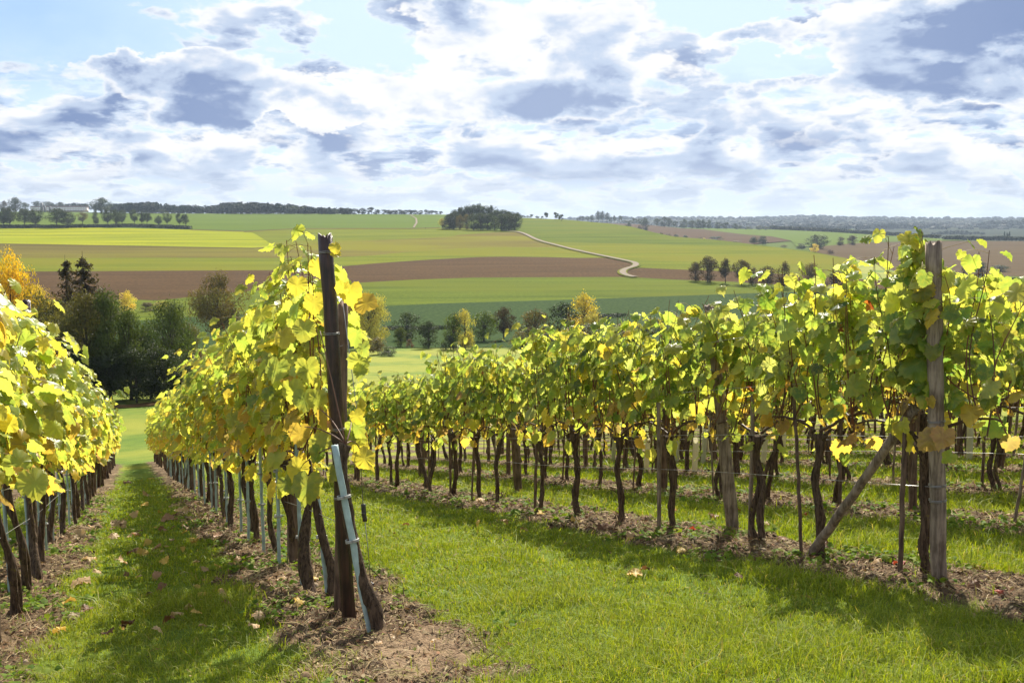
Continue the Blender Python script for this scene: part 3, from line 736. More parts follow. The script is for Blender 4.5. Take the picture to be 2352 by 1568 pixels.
def plant_rows():
    rng = np.random.default_rng(11)
    nb = 'behind the braced row'
    spec = [  # row, kind, first w, last w, spacing, label
        ('A', 'yellow', 0.35, ROW_END, 1.0, 'yellow-green grapevine, {} from the near end of the row at the left edge', 'grapevines in the row at the left edge'),
        ('B', 'yellow', 1.22, ROW_END - .5, 1.0, 'yellow grapevine, {} behind the dark leaning end post in its own row', 'grapevines behind the dark end post'),
        ('C', 'green', None, 24, .92, 'green grapevine, {} from the pale braced end post in its own row', 'grapevines in the braced row'),
        ('D', 'green', None, 24, .98, 'green grapevine, {} from the near end of the first row ' + nb, 'grapevines in the first row ' + nb),
        ('E', 'green', None, 23, 1.05, 'green grapevine, {} from the near end of the second row ' + nb, 'grapevines in the second row ' + nb),
        ('F', 'green', None, 24, 1.05, 'green grapevine, {} from the near end of the third row ' + nb, 'grapevines in the third row ' + nb),
        ('G', 'green', None, 25, 1.1, 'green grapevine, {} from the near end of the fourth row ' + nb, 'grapevines in the fourth row ' + nb),
        ('H', 'green', None, 27, 1.1, 'green grapevine, {} from the near end of the fifth row ' + nb, 'grapevines in the fifth row ' + nb)]
    for row, kind, w0, w1, sp, lab, grp in spec:
        s = ROWS[row]
        if w0 is None:
            if row == 'C': w0 = sw(*plane_hit(2118, 1320)[:2])[1]
            else:
                w0 = -1.0                                            # first vine just beyond the right edge of the view
                while True:
                    X, Y = xy(s, w0)
                    if Y > 2.5 and X / Y < .70: break
                    w0 += .1
        w = w0; k = 1; lst = []
        while w < w1:
            dist = math.hypot(*xy(s, w))
            px_ = CX + FPX * .965 * xy(s, w)[0] / xy(s, w)[1]
            back = .20 if row == 'C' and 1640 < px_ < 1735 else 0.0         # this vine stands behind the pale post
            lst.append(make_vine(s + back + rng.normal(0, .03), w + rng.normal(0, .06), kind, dist < 17, rng, lab.format(ordw(k)), grp, zs=1.10 if row == 'A' else 1.0, lib='low_yellow' if row == 'A' else None))
            w += sp; k += 1
        VINES[row] = lst
    # the rows further up the slope, out of which no single vine can be told
    mb, tb = MB(), MB()
    for row in 'IJKLM':
        s = ROWS[row]; w = 3.0
        while w < 32:
            X, Y = xy(s, w)
            if X / Y < .66:
                n = 70; P = np.stack([rng.uniform(-.55, .55, n), rng.normal(0, .17, n), rng.uniform(.65, 1.75, n)], -1)
                g = gpos(s, w)
                H = P[:, 2].copy()
                Q = np.stack([g[0] + P[:, 0] * UDIR[0] - P[:, 1] * UDIR[1], g[1] + P[:, 0] * UDIR[1] + P[:, 1] * UDIR[0], g[2] + P[:, 2] + ROWSLOPE * P[:, 0]], -1)
                nr = rng.normal(0, 1, (n, 3)); nr[:, 2] = abs(nr[:, 2])
                tp = rng.normal(0, .6, (n, 3)); tp[:, 2] = -1
                add_leaves(mb, rng, Q, .17 * rng.uniform(.7, 1.2, n), nr, tp, np.where((H < 1.0)[:, None], pick(rng, n, MIXES['green'][0]), pick(rng, n, MIXES['green'][1])), False)
                lean = rng.normal(0, .1)
                tb.add(*tube(np.array([g - [lean, 0, .05], g + [0, 0, .4], g + [.02, 0, .78]]), [.032, .028, .036], 6, .15, rng))
            w += 1.15
    o = tag(obj('vine_rows', mb.mesh('vine_rows'), M_LEAF), 'crowded vine rows seen between the trunks far up the slope', 'vine rows', kind='stuff')
    obj('trunk', tb.mesh('trunk'), M_BARK, o)['kind'] = 'stuff'
plant_rows()

def grape_clusters():
    rng = np.random.default_rng(31)
    ph, th = np.meshgrid(np.linspace(.35, 2.8, 5), np.linspace(0, 2 * np.pi, 7)[:-1])
    U = np.stack([np.sin(ph) * np.cos(th), np.sin(ph) * np.sin(th), np.cos(ph)], -1)       # 6 x 5 points of a berry
    i = np.arange(6)[:, None] * 5; j = np.arange(4)[None]; i2 = (np.arange(6)[:, None] + 1) % 6 * 5
    F = np.stack(np.broadcast_arrays(i + j, i + j + 1, i2 + j + 1, i2 + j), -1).reshape(-1, 4)
    lib = []
    for k in range(3):
        mb = MB()
        for q in range(34):
            t = rng.random(); r = .036 * (1 - t) ** .7 + .006; a = rng.uniform(0, 6.28); rr = r * rng.uniform(.4, 1)
            b = rng.uniform(.0065, .0088)
            mb.add(U.reshape(-1, 3) * b + [rr * math.cos(a), rr * math.sin(a), -.13 * t], [F], np.array([(.26, .17, .05), (.20, .10, .05), (.30, .24, .07)])[rng.integers(3)])
        mb.add(*tube(np.array([[0, 0, .05], [.003, 0, .02], [0, 0, -.06]]), .0022, 4), c=(.14, .08, .04))
        lib.append(mb.mesh('grape_cluster'))
    m = leafy('grape_skin', .15, .4, .5)
    for v in VINES['D'][0:6] + VINES['C'][1:4]:
        for q in range(3):
            o = obj('grape_cluster', lib[rng.integers(3)], m, v, loc=(rng.uniform(-.4, .4), rng.choice([-1, 1]) * rng.uniform(.05, .12), rng.uniform(.80, .98)))
            o.rotation_euler = (rng.normal(0, .1), rng.normal(0, .1), rng.uniform(0, 6))
grape_clusters()
# ------------------------------------------------------------------ posts, stakes, wires and the near end of the rows
def cam_at(x, y, Y):
    a, b = ray(x, y); return np.array([float(a) * Y, Y, float(b) * Y])
def row_pt(s, x, y=None):
    """point of the vertical plane of row s seen at pixel x (and y)"""
    w = np.linspace(-3, 60, 6301); X, Y = xy(s, w); ok = Y > 2.5
    a = np.abs(X / np.maximum(Y, .1) - (x - CX) / FPX / 0.965) + np.where(ok, 0, 9)
    k = int(np.argmin(a)); Yk = float(Y[k])
    return cam_at(x, y, Yk) if y is not None else gpos(s, w[k])
def post(name, a, b, r0, r1, mat, label, cat, group=None, k=14, jit=.05, seed=0, chip=0.02):
    rng = np.random.default_rng(seed + 900); a = np.asarray(a, float); b = np.asarray(b, float); d = b - a
    t = np.concatenate([[-.06], np.linspace(0, 1, 14)]); P = (t[:, None] * d) + rng.normal(0, .0018, (15, 3))
    mb = MB(); V, F = tube(P, np.linspace(r0, r1, 15), k, jit, rng)
    top = V[14 * k:15 * k]; top[:, 2] += rng.uniform(-chip, chip * .4, k); V[-1, 2] -= chip
    mb.add(V, F)
    return tag(obj(name, mb.mesh(name), mat, loc=a), label, cat, group)
def rings(parent, a, b, r, fr, mat, name='wire_tie', tr=.0022):
    a = np.asarray(a, float); b = np.asarray(b, float); d = b - a; n = d / np.linalg.norm(d)
    e1 = np.cross(n, [0, 1, .2]); e1 /= np.linalg.norm(e1); e2 = np.cross(n, e1)
    for f in fr:
        mb = MB(); th = np.linspace(0, 2 * np.pi * 2.04, 40); c = d * f
        P = c + (r + .003) * (np.cos(th)[:, None] * e1 + np.sin(th)[:, None] * e2) + n * (np.linspace(-.006, .008, 40) + .004 * np.sin(th))[:, None]
        mb.add(*tube(P, tr, 5))
        obj(name, mb.mesh(name), mat, parent)
def px_post(name, base, top, wpx, mat, label, cat, group=None, seed=0, Yb=None, k=14, chip=.02, taper=1.0):
    p = plane_hit(*base); Y = p[1]; p[2] = float(ground_z(p[0], p[1])); q = cam_at(top[0], top[1], Y)
    r = wpx / 2 / FPX * Y
    return post(name, p, q, r, r * taper, mat, label, cat, group, k, .05, seed, chip), p, q, r

def near_rows():
    o, a, b, r = px_post('end_post', (801, 1425), (748, 538), 33, M_DARKPOST, 'tall dark tarred end post leaning at the front of the yellow row', 'end post', seed=1, k=20)
    rings(o, a, b, r, (.955, .752, .508, .33), M_WIRE)
    END_B = (a, b, r)
    Y2 = 5.42; p = cam_at(779, 1380, Y2); p[2] = float(ground_z(p[0], p[1]))
    post('trellis_post', p, cam_at(788, 693, Y2), .031, .028, M_BROWNPOST, 'shorter weathered post standing right behind the dark tarred end post', 'post', None, 16, .06, 2, .03)
    px_post('trellis_post', (674, 1300), (664, 720), 28, M_BROWNPOST, 'thick brown post under yellow leaves, third post of the yellow row', 'post', seed=3)
    o, a, b, r = px_post('end_post', (2157, 1333), (2143, 553), 36, M_GREYPOST, 'tall pale weathered end post with a slanting brace, right foreground', 'end post', seed=4, k=20, taper=.98)
    rings(o, a, b, r, (.80, .48, .42, .29, .245), M_WIRE)
    P0 = plane_hit(1858, 1280); P0[2] = float(ground_z(P0[0], P0[1]))
    P1 = row_pt(ROW_C, 2100, 935)
    post('brace_pole', P0, P1, .030, .025, M_GREYPOST, 'slanting wooden brace pole propping the pale weathered end post', 'brace', seed=5, k=14)
    o, a, b, r = px_post('trellis_post', (1681, 1222), (1630, 700), 24, M_GREYPOST, 'pale grey post with a slim stake tied to it in the braced row', 'post', seed=6)
    rings(o, a, b, r, (.72, .42), M_WIRE)
    px_post('vine_stake', (1693, 1222), (1653, 862), 15, M_GREYPOST, 'slim pale stake tied against the grey post in the braced row', 'stake', seed=7)
    px_post('trellis_post', (1191, 1132), (1172, 880), 19, M_BROWNPOST, 'brown post with red-brown top in the middle of the braced row', 'post', seed=8)
    px_post('trellis_post', (969, 1100), (963, 905), 15, M_BROWNPOST, 'dark brown post at the far thin end of the braced row', 'post', seed=9)
    px_post('trellis_post', (2097, 1172), (2092, 690), 19, M_BROWNPOST, 'brown post of the first row behind the braced row, beside its twin', 'post', seed=10)
    px_post('trellis_post', (2120, 1174), (2116, 760), 15, M_BROWNPOST, 'thinner twin of the brown post close behind the pale end post', 'post', seed=11)
    px_post('trellis_post', (78, 1325), (58, 690), 22, M_DARKPOST, 'dark brown post rising among the leaves at the left edge', 'post', seed=12)
    q = row_pt(ROW_A, 236); px = row_pt(ROW_A, 228, 903)
    post('trellis_post', q, px, .045, .042, M_DARKPOST, 'dark post top showing above the middle of the left edge row', 'post', seed=13)
    q = row_pt(ROW_A, 252); px = row_pt(ROW_A, 246, 926)
    post('trellis_post', q, px, .035, .032, M_BROWNPOST, 'small brown post showing beyond the dark post top of the left edge row', 'post', seed=14)
    rng = np.random.default_rng(21)
    far = dict(A='the left edge row', B='the yellow row', C='the braced row', D='the first row behind the braced row', E='the second row behind the braced row', F='the third row behind the braced row', G='the fourth row behind the braced row', H='the fifth row behind the braced row')
    for row, s in ROWS.items():
        if row not in far: continue
        w0 = {'A': 17, 'B': 9, 'C': 13.5}.get(row, 4.0 + rng.uniform(0, 3))
        w = w0; n = 1
        while w < (44 if row in 'AB' else 24):
            p = gpos(s, w)
            if p[1] > 4 and p[0] / p[1] < .55:
                post('trellis_post', p, p + [rng.normal(0, .05), rng.normal(0, .04), 1.72 if row not in 'AB' else 1.85], .040, .037, M_BROWNPOST,
                     'brown trellis post, %s of the farther posts in %s' % (ordw(n), far[row]), 'post', 'trellis posts in ' + far[row], seed=int(w * 10), k=8); n += 1
            w += 5.2
    # stakes tied to the trunks
    first = None
    for row, col in (('A', 'teal'), ('B', 'teal'), ('C', 'wood'), ('D', 'wood'), ('E', 'wood'), ('F', 'wood'), ('G', 'wood')):
        for i, v in enumerate(VINES[row]):
            if i > (26 if col == 'teal' else 19): break
            p = np.array(v.location); lean = rng.normal(0, .07); off = rng.normal(.07, .03)
            if col == 'wood' and rng.random() < .3: continue
            a = p + [UDIR[0] * off - .04 * NDIR[0], UDIR[1] * off - .04 * NDIR[1], 0]; a[2] = float(ground_z(a[0], a[1]))
            h = rng.uniform(.95, 1.15) if col == 'teal' else rng.uniform(.8, 1.15)
            d = np.array([UDIR[0] * -lean, UDIR[1] * -lean, h])
            rr = .0135 if col == 'teal' else rng.uniform(.011, .018)
            wh = {'A': 'the row at the left edge', 'B': 'the yellow row behind the dark post', 'C': 'the braced row'}.get(row, far[row])
            o = post('vine_stake', a, a + d, rr, rr, M_TEAL if col == 'teal' else (M_BROWNPOST if rng.random() < .7 else M_GREYPOST),
                     ('pale teal stake beside the %s vine of %s' if col == 'teal' else 'thin wooden stake beside the %s vine of %s') % (ordw(i + 1), wh), 'stake', 'vine stakes in ' + wh, 8, .02, 3000 + i * 7 + ord(row), .004)
            if i < 9 and col == 'teal':
                rings(o, a, a + d, rr + .012, (rng.uniform(.3, .45), rng.uniform(.6, .75)), M_TIE, 'tie_strap', .0035)
    # cream growth tubes round young vines further up the slope
    proto = None
    for i, (x, y) in enumerate([(1484, 1080), (1408, 1060), (1595, 1087), (1614, 1066), (1629, 1037), (1554, 1063), (1752, 1069), (1799, 1054), (1902, 1042), (2226, 1062), (2204, 1019), (1690, 1045), (1535, 1040), (2050, 1040)]):
        p = plane_hit(x, y); p[2] = float(ground_z(p[0], p[1]))
        if proto is None:
            mb = MB(); V, F = tube(np.array([[0, 0, -.04], [.002, 0, .2], [0, .003, .4], [.006, 0, .60]]), [.042, .041, .042, .043], 10, .03, rng, cap=False); mb.add(V, F, (.62, .60, .46))
            proto = mb.mesh('vine_guard')
        o = obj('vine_guard', proto, M_GUARD, loc=p); o.rotation_euler = (rng.normal(0, .04), rng.normal(0, .05), rng.uniform(0, 6)); o.scale = (1, 1, rng.uniform(.85, 1.05))
        tag(o, 'cream plastic tube guarding a young vine in the rows behind the braced row', 'vine guard', 'cream vine guards behind the braced row')
    # wires
    for row in 'ABCDE':
        s = ROWS[row]
        w0 = {'A': -2.5, 'B': 0.0, 'C': sw(*plane_hit(2157, 1333)[:2])[1]}.get(row, -1.0)
        w1 = ROW_END if row in 'AB' else 25
        nm = {'A': 'the left edge row', 'B': 'the yellow row', 'C': 'the braced row', 'D': 'the first row behind the braced row', 'E': 'the second row behind the braced row'}[row]
        for h, hn in ((.52, 'lowest'), (.80, 'second lowest'), (1.14, 'third lowest'), (1.50, 'highest')):
            ws = np.linspace(w0, w1, 60); X, Y = xy(s, ws); Z = plane_z(X, Y) + h + .012 * np.sin(ws * 1.2)
            mb = MB(); mb.add(*tube(np.stack([X, Y, Z], -1), .0019, 4))
            tag(obj('trellis_wire', mb.mesh('trellis_wire'), M_WIRE), '%s thin steel wire strung along %s' % (hn, nm), 'wire', 'trellis wires')
    # the two hand-shaped vines at the front of the yellow row
    def shaped(pts, rad, label, grp, stake, seed, ties):
        rg = np.random.default_rng(seed)
        base = plane_hit(*pts[0]); base[2] = float(ground_z(base[0], base[1])); Y = base[1]
        P = np.array([cam_at(x, y, Y + .02 * i) for i, (x, y) in enumerate(pts)]) - base
        P[0, 2] -= .07
        t = np.linspace(0, len(pts) - 1, 34); Q = np.stack([np.interp(t, np.arange(len(pts)), P[:, k]) for k in range(3)], -1)
        kk = np.ones(5) / 5; Q = np.stack([np.convolve(np.pad(Q[:, k], 2, 'edge'), kk, 'valid') for k in range(3)], -1)
        R_ = np.interp(t, np.arange(len(pts)), rad)
        mb = MB(); mb.add(*tube(Q, R_, 14, .13, rg))
        r = root('grapevine', base, label, 'grapevine', grp)
        obj('trunk', mb.mesh('trunk'), M_BARK, r)
        sa = plane_hit(*stake[0]); sa[2] = float(ground_z(sa[0], sa[1])) ; sb = cam_at(*stake[1], sa[1] + .03)
        o = post('vine_stake', sa, sb, stake[2], stake[2], M_TEAL, stake[3], 'stake', None, 12, .01, seed, .003)
        rings(o, sa, sb, .028, ties, M_TIE, 'tie_strap', .0045)
        return r, base, Q
    r1, base1, Q1 = shaped([(868, 1460), (866, 1420), (858, 1385), (832, 1335), (815, 1260), (800, 1190), (788, 1110), (782, 1050), (796, 1015)],
           [.030, .031, .042, .028, .026, .030, .029, .026, .032], 'gnarled front grapevine trunk with a swollen foot, leaning against the dark post', None,
           ((850, 1457), (768, 1022), .0165, 'long pale teal stake strapped to the gnarled trunk before the dark post'), 77, (.50, .73))
    r2, base2, Q2 = shaped([(760, 1372), (765, 1335), (762, 1300), (745, 1250), (733, 1200), (722, 1130), (718, 1085)],
           [.030, .034, .030, .026, .027, .024, .030], 'crooked lichen-covered grapevine trunk just left of the dark end post', None,
           ((752, 1368), (728, 1120), .014, 'pale teal stake behind the crooked lichen-covered trunk'), 78, (.55,))
    rg = np.random.default_rng(5)
    mb, cb = MB(), MB()
    lv = [(805, 655, 46, 'yellow', .1), (826, 692, 48, 'gold', 1.1), (790, 652, 34, 'yellow', -.3), (820, 812, 46, 'chartreuse', .2), (830, 838, 34, 'lime', .0), (768, 560, 24, 'yellow', .2), (772, 578, 20, 'yellow', -.2), (832, 790, 32, 'lime', .5),
          (708, 1092, 62, 'lime', -.1), (806, 968, 52, 'lime', .9), (752, 1008, 46, 'chartreuse', -1.2), (826, 1038, 46, 'yellow', .6), (768, 1076, 34, 'chartreuse', .0), (792, 990, 44, 'lime', .4), (812, 1010, 40, 'yellow', .9),
          (655, 1098, 40, 'lime', .1), (724, 1118, 26, 'gold', .1), (690, 1060, 44, 'yellow', -.4), (745, 945, 46, 'gold', -.2), (786, 1055, 26, 'chartreuse', .3), (815, 945, 30, 'yellow', .5), (730, 900, 44, 'chartreuse', -.2),
          (815, 1005, 30, 'chartreuse', 1.2), (735, 1030, 36, 'mid', -.6), (765, 965, 30, 'tan', .2), (690, 980, 46, 'gold', -.2), (700, 900, 50, 'lime', -.1), (668, 880, 52, 'chartreuse', .2), (640, 830, 52, 'lime', -.2), (705, 830, 50, 'chartreuse', .0), (650, 760, 46, 'yellow', .2), (700, 740, 48, 'chartreuse', -.1), (720, 680, 44, 'yellow', .1), (685, 640, 40, 'yellow', -.2), (725, 600, 36, 'yellow', .2)]
    P = np.array([cam_at(x, y, 5.08 + rg.uniform(-.06, .10) + (.12 if x < 735 and y < 1000 else 0)) for x, y, *_ in lv]) - base1
    sz = np.array([q[2] for q in lv]) / FPX * 5.1 * 1.05
    nrm = np.stack([rg.normal(0, .35, len(lv)), -np.ones(len(lv)), rg.uniform(.1, .9, len(lv))], -1)
    tip = np.stack([np.sin([q[4] for q in lv]), rg.normal(0, .2, len(lv)), -np.cos([q[4] for q in lv])], -1)
    col = np.array([PAL[q[3]] for q in lv]) * rg.uniform(.68, 1.0, (len(lv), 1)) * [.97, 1, 1]
    add_leaves(mb, rg, P, sz, nrm, tip, col, True, .85)
    obj('foliage', mb.mesh('foliage'), M_LEAF, r1)
    hd = Q1[-1]
    for x, y in [(690, 1070), (735, 940), (805, 965), (770, 1060), (826, 1030), (700, 980), (735, 760)]:
        e = cam_at(x, y, 5.12) - base1; m_ = (hd + e) / 2 + [rg.normal(0, .02), rg.normal(0, .02), .05]
        t = np.linspace(0, 1, 9)[:, None]; C = (1 - t) ** 2 * hd + 2 * t * (1 - t) * m_ + t * t * e
        cb.add(*tube(C, np.linspace(.0045, .0025, 9), 6), c=(.15, .075, .045))
    obj('canes', cb.mesh('canes'), M_CANE, r1)
    # anchor iron, stay wire and its tensioner
    a0 = plane_hit(842, 1412); a0[2] = float(ground_z(a0[0], a0[1])); Y = a0[1] - .02
    T0 = cam_at(851, 1338, Y)
    mb = MB(); h = np.linspace(0, 1, 6)[:, None]
    ax = (1 - h) * np.array([0, 0, -.06]) + h * (T0 - a0)
    for dx, dy in ((-.011, 0), (.011, 0), (0, .012)): mb.add(*tube(ax + [dx, dy, 0], .0085, 6))
    st = tag(obj('anchor_iron', mb.mesh('anchor_iron'), M_DARKPOST, loc=a0), 'short rusty anchor iron driven in beside the gnarled front trunk', 'anchor')
    ten = root('wire_tensioner', cam_at(836, 1178, Y), 'dark steel wire tensioner plate hanging on the stay wire', 'tensioner')
    o0 = cam_at(836, 1178, Y)
    top = cam_at(834, 1157, Y) - o0; bot = cam_at(838, 1197, Y) - o0
    mb = MB()
    ux = np.array([.0125, 0, 0]); n = 8; t = np.linspace(0, 1, n)[:, None]; cl = top * (1 - t) + bot * t
    prof = np.array([(-1, 0), (-.75, -.004), (.75, -.004), (1, 0), (1, .004), (-1, .004)])
    V = np.concatenate([cl[i] + prof[:, :1] * ux + np.stack([0 * prof[:, 1], prof[:, 1] - (.004 if 2 < i < 6 else 0), 0 * prof[:, 1]], -1) for i in range(n)])
    i = np.arange(n - 1)[:, None] * 6; j = np.arange(6)[None]
    F = np.stack(np.broadcast_arrays(i + j, i + (j + 1) % 6, i + 6 + (j + 1) % 6, i + 6 + j), -1).reshape(-1, 4)
    mb.add(V, [F, np.array([[5, 4, 3, 2, 1, 0]]), np.array([[0, 1, 2, 3, 4, 5]]) + 6 * (n - 1)])
    obj('plate', mb.mesh('plate', False), M_STEEL, ten)
    mb = MB(); mb.add(*tube(np.array([[0, -.016, 0], [0, -.008, 0]]), .0075, 6)); obj('bolt', mb.mesh('bolt', False), M_STEEL, ten)
    mb = MB(); mb.add(*tube(np.array([cam_at(788, 700, Y) - o0, cam_at(822, 960, Y) - o0, top]), .0022, 5)); mb.add(*tube(np.array([bot, (bot + T0 - o0) / 2 + [.004, 0, 0], T0 - o0]), .0022, 5))
    th = np.linspace(0, 30, 80); c = top * (1 - np.linspace(0, 1, 80)[:, None]) + (cam_at(831, 1135, Y) - o0) * np.linspace(0, 1, 80)[:, None]
    mb.add(*tube(c + .0028 * np.stack([np.cos(th), np.sin(th), 0 * th], -1), .0013, 4))
    obj('stay_wire', mb.mesh('stay_wire'), M_WIRE, ten)
    # a stray shoot standing above the pale end post
    rg = np.random.default_rng(9); mb, cb = MB(), MB()
    b2 = gpos(*sw(*plane_hit(2128, 1322)[:2])); Yc = b2[1]
    for (x0, y0), (x1, y1), n in (((2120, 820), (2122, 530), 30), ((2105, 800), (2092, 555), 24), ((2118, 790), (2106, 560), 13)):
        t = np.linspace(0, 1, 9); C = np.array([cam_at(x0 + (x1 - x0) * u + 6 * math.sin(u * 4), y0 + (y1 - y0) * u, Yc - .02) for u in t]) - b2
        cb.add(*tube(C, np.linspace(.006, .002, 9), 5), c=(.14, .06, .035))
        tt = np.linspace(.1, 1.02, n); q = np.stack([np.interp(tt, t, C[:, k]) for k in range(3)], -1) + rg.normal(0, .045, (n, 3)) * [1, .8, .5]
        nr = np.stack([rg.normal(0, .6, n), -rg.uniform(.3, 1, n), rg.uniform(.2, 1, n)], -1); tp = np.stack([rg.normal(0, .6, n), rg.normal(0, .4, n), -np.ones(n)], -1)
        add_leaves(mb, rg, q, .105 * rg.uniform(.6, 1.1, n), nr, tp, pick(rg, n, dict(lime=4, mid=4, green=3, chartreuse=2)), True)
    n = 20; q = np.array([cam_at(rg.uniform(2075, 2185), rg.uniform(640, 900), Yc - .10 + rg.normal(0, .03)) for _ in range(n)]) - b2
    q = q[np.abs(q[:, 0]) > -1]
    add_leaves(mb, rg, q, .125 * rg.uniform(.6, 1.15, n), np.stack([rg.normal(0, .5, n), -np.ones(n), rg.uniform(.1, .8, n)], -1), np.stack([rg.normal(0, .6, n), rg.normal(0, .3, n), -np.ones(n)], -1), pick(rg, n, dict(lime=3, mid=4, green=3)), True)
    v = VINES['C'][0]
    sx = root('grapevine', b2, 'tall young grapevine climbing over the top of the pale weathered end post', 'grapevine')
    mb2 = MB(); mb2.add(*tube(np.array([[-.02, .03, -.05], [.01, .02, .25], [-.012, .02, .5], [.01, .01, .8], [-.01, 0, 1.05]]), [.016, .014, .012, .011, .008], 8, .1, rg)); obj('trunk', mb2.mesh('trunk'), M_BARK, sx)
    obj('canes', cb.mesh('canes'), M_CANE, sx); obj('foliage', mb.mesh('foliage'), M_LEAF, sx)
near_rows()

# ------------------------------------------------------------------ grass, weeds and litter on the ground
def scatter(rng, n, y0, y1, power, amax=.74):
    u = rng.random(n)
    e = 1 - power                                       # density falls with distance**power
    Y = (y0 ** (e + 1) + u * (y1 ** (e + 1) - y0 ** (e + 1))) ** (1 / (e + 1))
    X = rng.uniform(-amax, amax, n) * Y
    return X, Y
def blades(rng, X, Y, Z, h, wd, lean, col, name, seg=True):
    n = len(X); th = rng.uniform(0, 2 * np.pi, n); L = rng.normal(0, 1, (n, 2)) * lean[:, None]
    bx, by = np.cos(th) * wd, np.sin(th) * wd
    P = np.stack([X, Y, Z - .006], -1)
    d1 = np.stack([L[:, 0] * .35 * h, L[:, 1] * .35 * h, h * .6], -1); d2 = np.stack([L[:, 0] * h, L[:, 1] * h, h * np.clip(1 - .35 * lean, .25, 1)], -1)
    s = np.stack([bx, by, 0 * bx], -1)
    V = np.stack([P - s, P + s, P + d1 + s * .75, P + d1 - s * .75, P + d2], 1).reshape(-1, 3)
    b = np.arange(n)[:, None] * 5
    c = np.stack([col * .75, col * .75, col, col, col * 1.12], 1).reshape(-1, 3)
    return mesh_np(name, V, [b + np.array([[0, 1, 2, 3]]), b + np.array([[3, 2, 4]])], {'tint': np.clip(c, 0, .9)})
def ground_cover():
    rng = np.random.default_rng(3)
    X, Y = scatter(rng, 760000, 3.2, 26, 1.75)
    m = soil_mask(X, Y)
    patch = fbm(X * 1.3, Y * 1.3, 77, 4); thin = fbm(X * 4.0, Y * 4.0, 78, 3)
    keep = rng.random(len(X)) > np.clip(m * 1.12 - .02, 0, .985)
    keep &= rng.random(len(X)) < np.clip(.35 + 1.6 * (thin - .25), .2, 1)
    X, Y, m, patch = X[keep], Y[keep], m[keep], patch[keep]
    Z = ground_z(X, Y) + (fbm(X * 3.5, Y * 3.5, 31, 3) - .5) * .05
    n = len(X)
    s, w = sw(X, Y)
    tall = sstep(patch, .50, .68)
    right = s > ROW_C + .3
    h = (rng.gamma(5, .0054, n) + .010) * (1 + .8 * tall + .7 * right + .5 * (m > .25))
    wd = .0017 * np.clip(Y / 4.2, 1, 4.0) * rng.uniform(.7, 1.3, n)
    g = np.array([(.200, .262, .014), (.260, .312, .018), (.315, .350, .030), (.140, .200, .015), (.40, .33, .10)])
    col = g[rng.choice(5, n, p=[.34, .30, .16, .14, .06])] * rng.uniform(.8, 1.2, (n, 1))
    yel = sstep(fbm(X * .7 + 9, Y * .7, 5, 3), .48, .7)[:, None]
    col = col * (1 - .35 * yel) + np.array([.22, .25, .03]) * .35 * yel
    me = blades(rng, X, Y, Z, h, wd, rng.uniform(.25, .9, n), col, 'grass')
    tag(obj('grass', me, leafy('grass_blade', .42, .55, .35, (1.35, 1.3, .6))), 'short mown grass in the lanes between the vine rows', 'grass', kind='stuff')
    # straw, prunings, crumbs of dead leaf on the soil strips
    X, Y = scatter(rng, 205000, 3.2, 22, 1.7)
    m = soil_mask(X, Y); keep = rng.random(len(X)) < m * .9 * (1 - .8 * bare_mask(X, Y)) + .012
    X, Y = X[keep], Y[keep]; n = len(X)
    Z = ground_z(X, Y) + (fbm(X * 3.5, Y * 3.5, 31, 3) - .5) * .05 + soil_mask(X, Y) * ((fbm(X * 11, Y * 11, 41, 3) - .45) * .085 + .012) + .006
    k = np.clip(Y / 4.5, 1, 3)
    L = rng.gamma(3, .0085, n) * k ** .6; th = rng.uniform(0, np.pi, n); wdt = .0018 * k * rng.uniform(.6, 1.6, n)
    lf = rng.random(n) < .26; wdt = np.where(lf, wdt * 3.0, wdt); L = np.where(lf, rng.uniform(.006, .018, n) * k ** .6, L)
    d = np.stack([np.cos(th) * L, np.sin(th) * L, rng.normal(0, .35, n) * L], -1); sd_ = np.stack([-np.sin(th) * wdt, np.cos(th) * wdt, rng.normal(0, .5, n) * wdt], -1)
    P = np.stack([X, Y, Z], -1); mid = np.stack([0 * X, 0 * X, rng.uniform(0, .35, n) * L], -1)
    V = np.stack([P - d - sd_ * .5, P - d + sd_ * .5, P + mid + sd_, P + mid - sd_, P + d + sd_ * .4, P + d - sd_ * .4], 1).reshape(-1, 3)
    b = np.arange(n)[:, None] * 6
    g = np.array([(.30, .215, .11), (.40, .31, .18), (.15, .085, .045), (.07, .042, .025), (.24, .12, .06), (.21, .21, .05)])
    col = g[rng.choice(6, n, p=[.27, .13, .26, .20, .07, .07])] * rng.uniform(.75, 1.2, (n, 1))
    me = mesh_np('straw_litter', V, [b + np.array([[0, 1, 2, 3]]), b + np.array([[3, 2, 4, 5]])], {'tint': np.repeat(col, 6, 0)})
    tag(obj('straw_litter', me, leafy('dry_litter', .12, .8, .15, (1.2, 1, .7))), 'dry straw, prunings and crumbled leaves on the soil under the vines', 'litter', kind='stuff')
    # clods and small stones
    X, Y = scatter(rng, 60000, 3.2, 18, 1.7)
    m = soil_mask(X, Y); keep = rng.random(len(X)) < (m > .5) * .8 * (1 - .8 * bare_mask(X, Y))
    X, Y = X[keep], Y[keep]; n = len(X)
    Z = ground_z(X, Y) + (fbm(X * 3.5, Y * 3.5, 31, 3) - .5) * .05 + ((fbm(X * 11, Y * 11, 41, 3) - .45) * .085 + .012)
    r = np.clip(rng.gamma(1.3, .0050, n), .003, .045) * np.clip(Y / 6, .8, 1.7)
    oc = np.array([(1, 0, 0), (.5, .87, 0), (-.5, .87, 0), (-1, 0, 0), (-.5, -.87, 0), (.5, -.87, 0), (.55, .3, .62), (-.3, .55, .6), (-.45, -.4, .65), (.3, -.5, .6)], float)
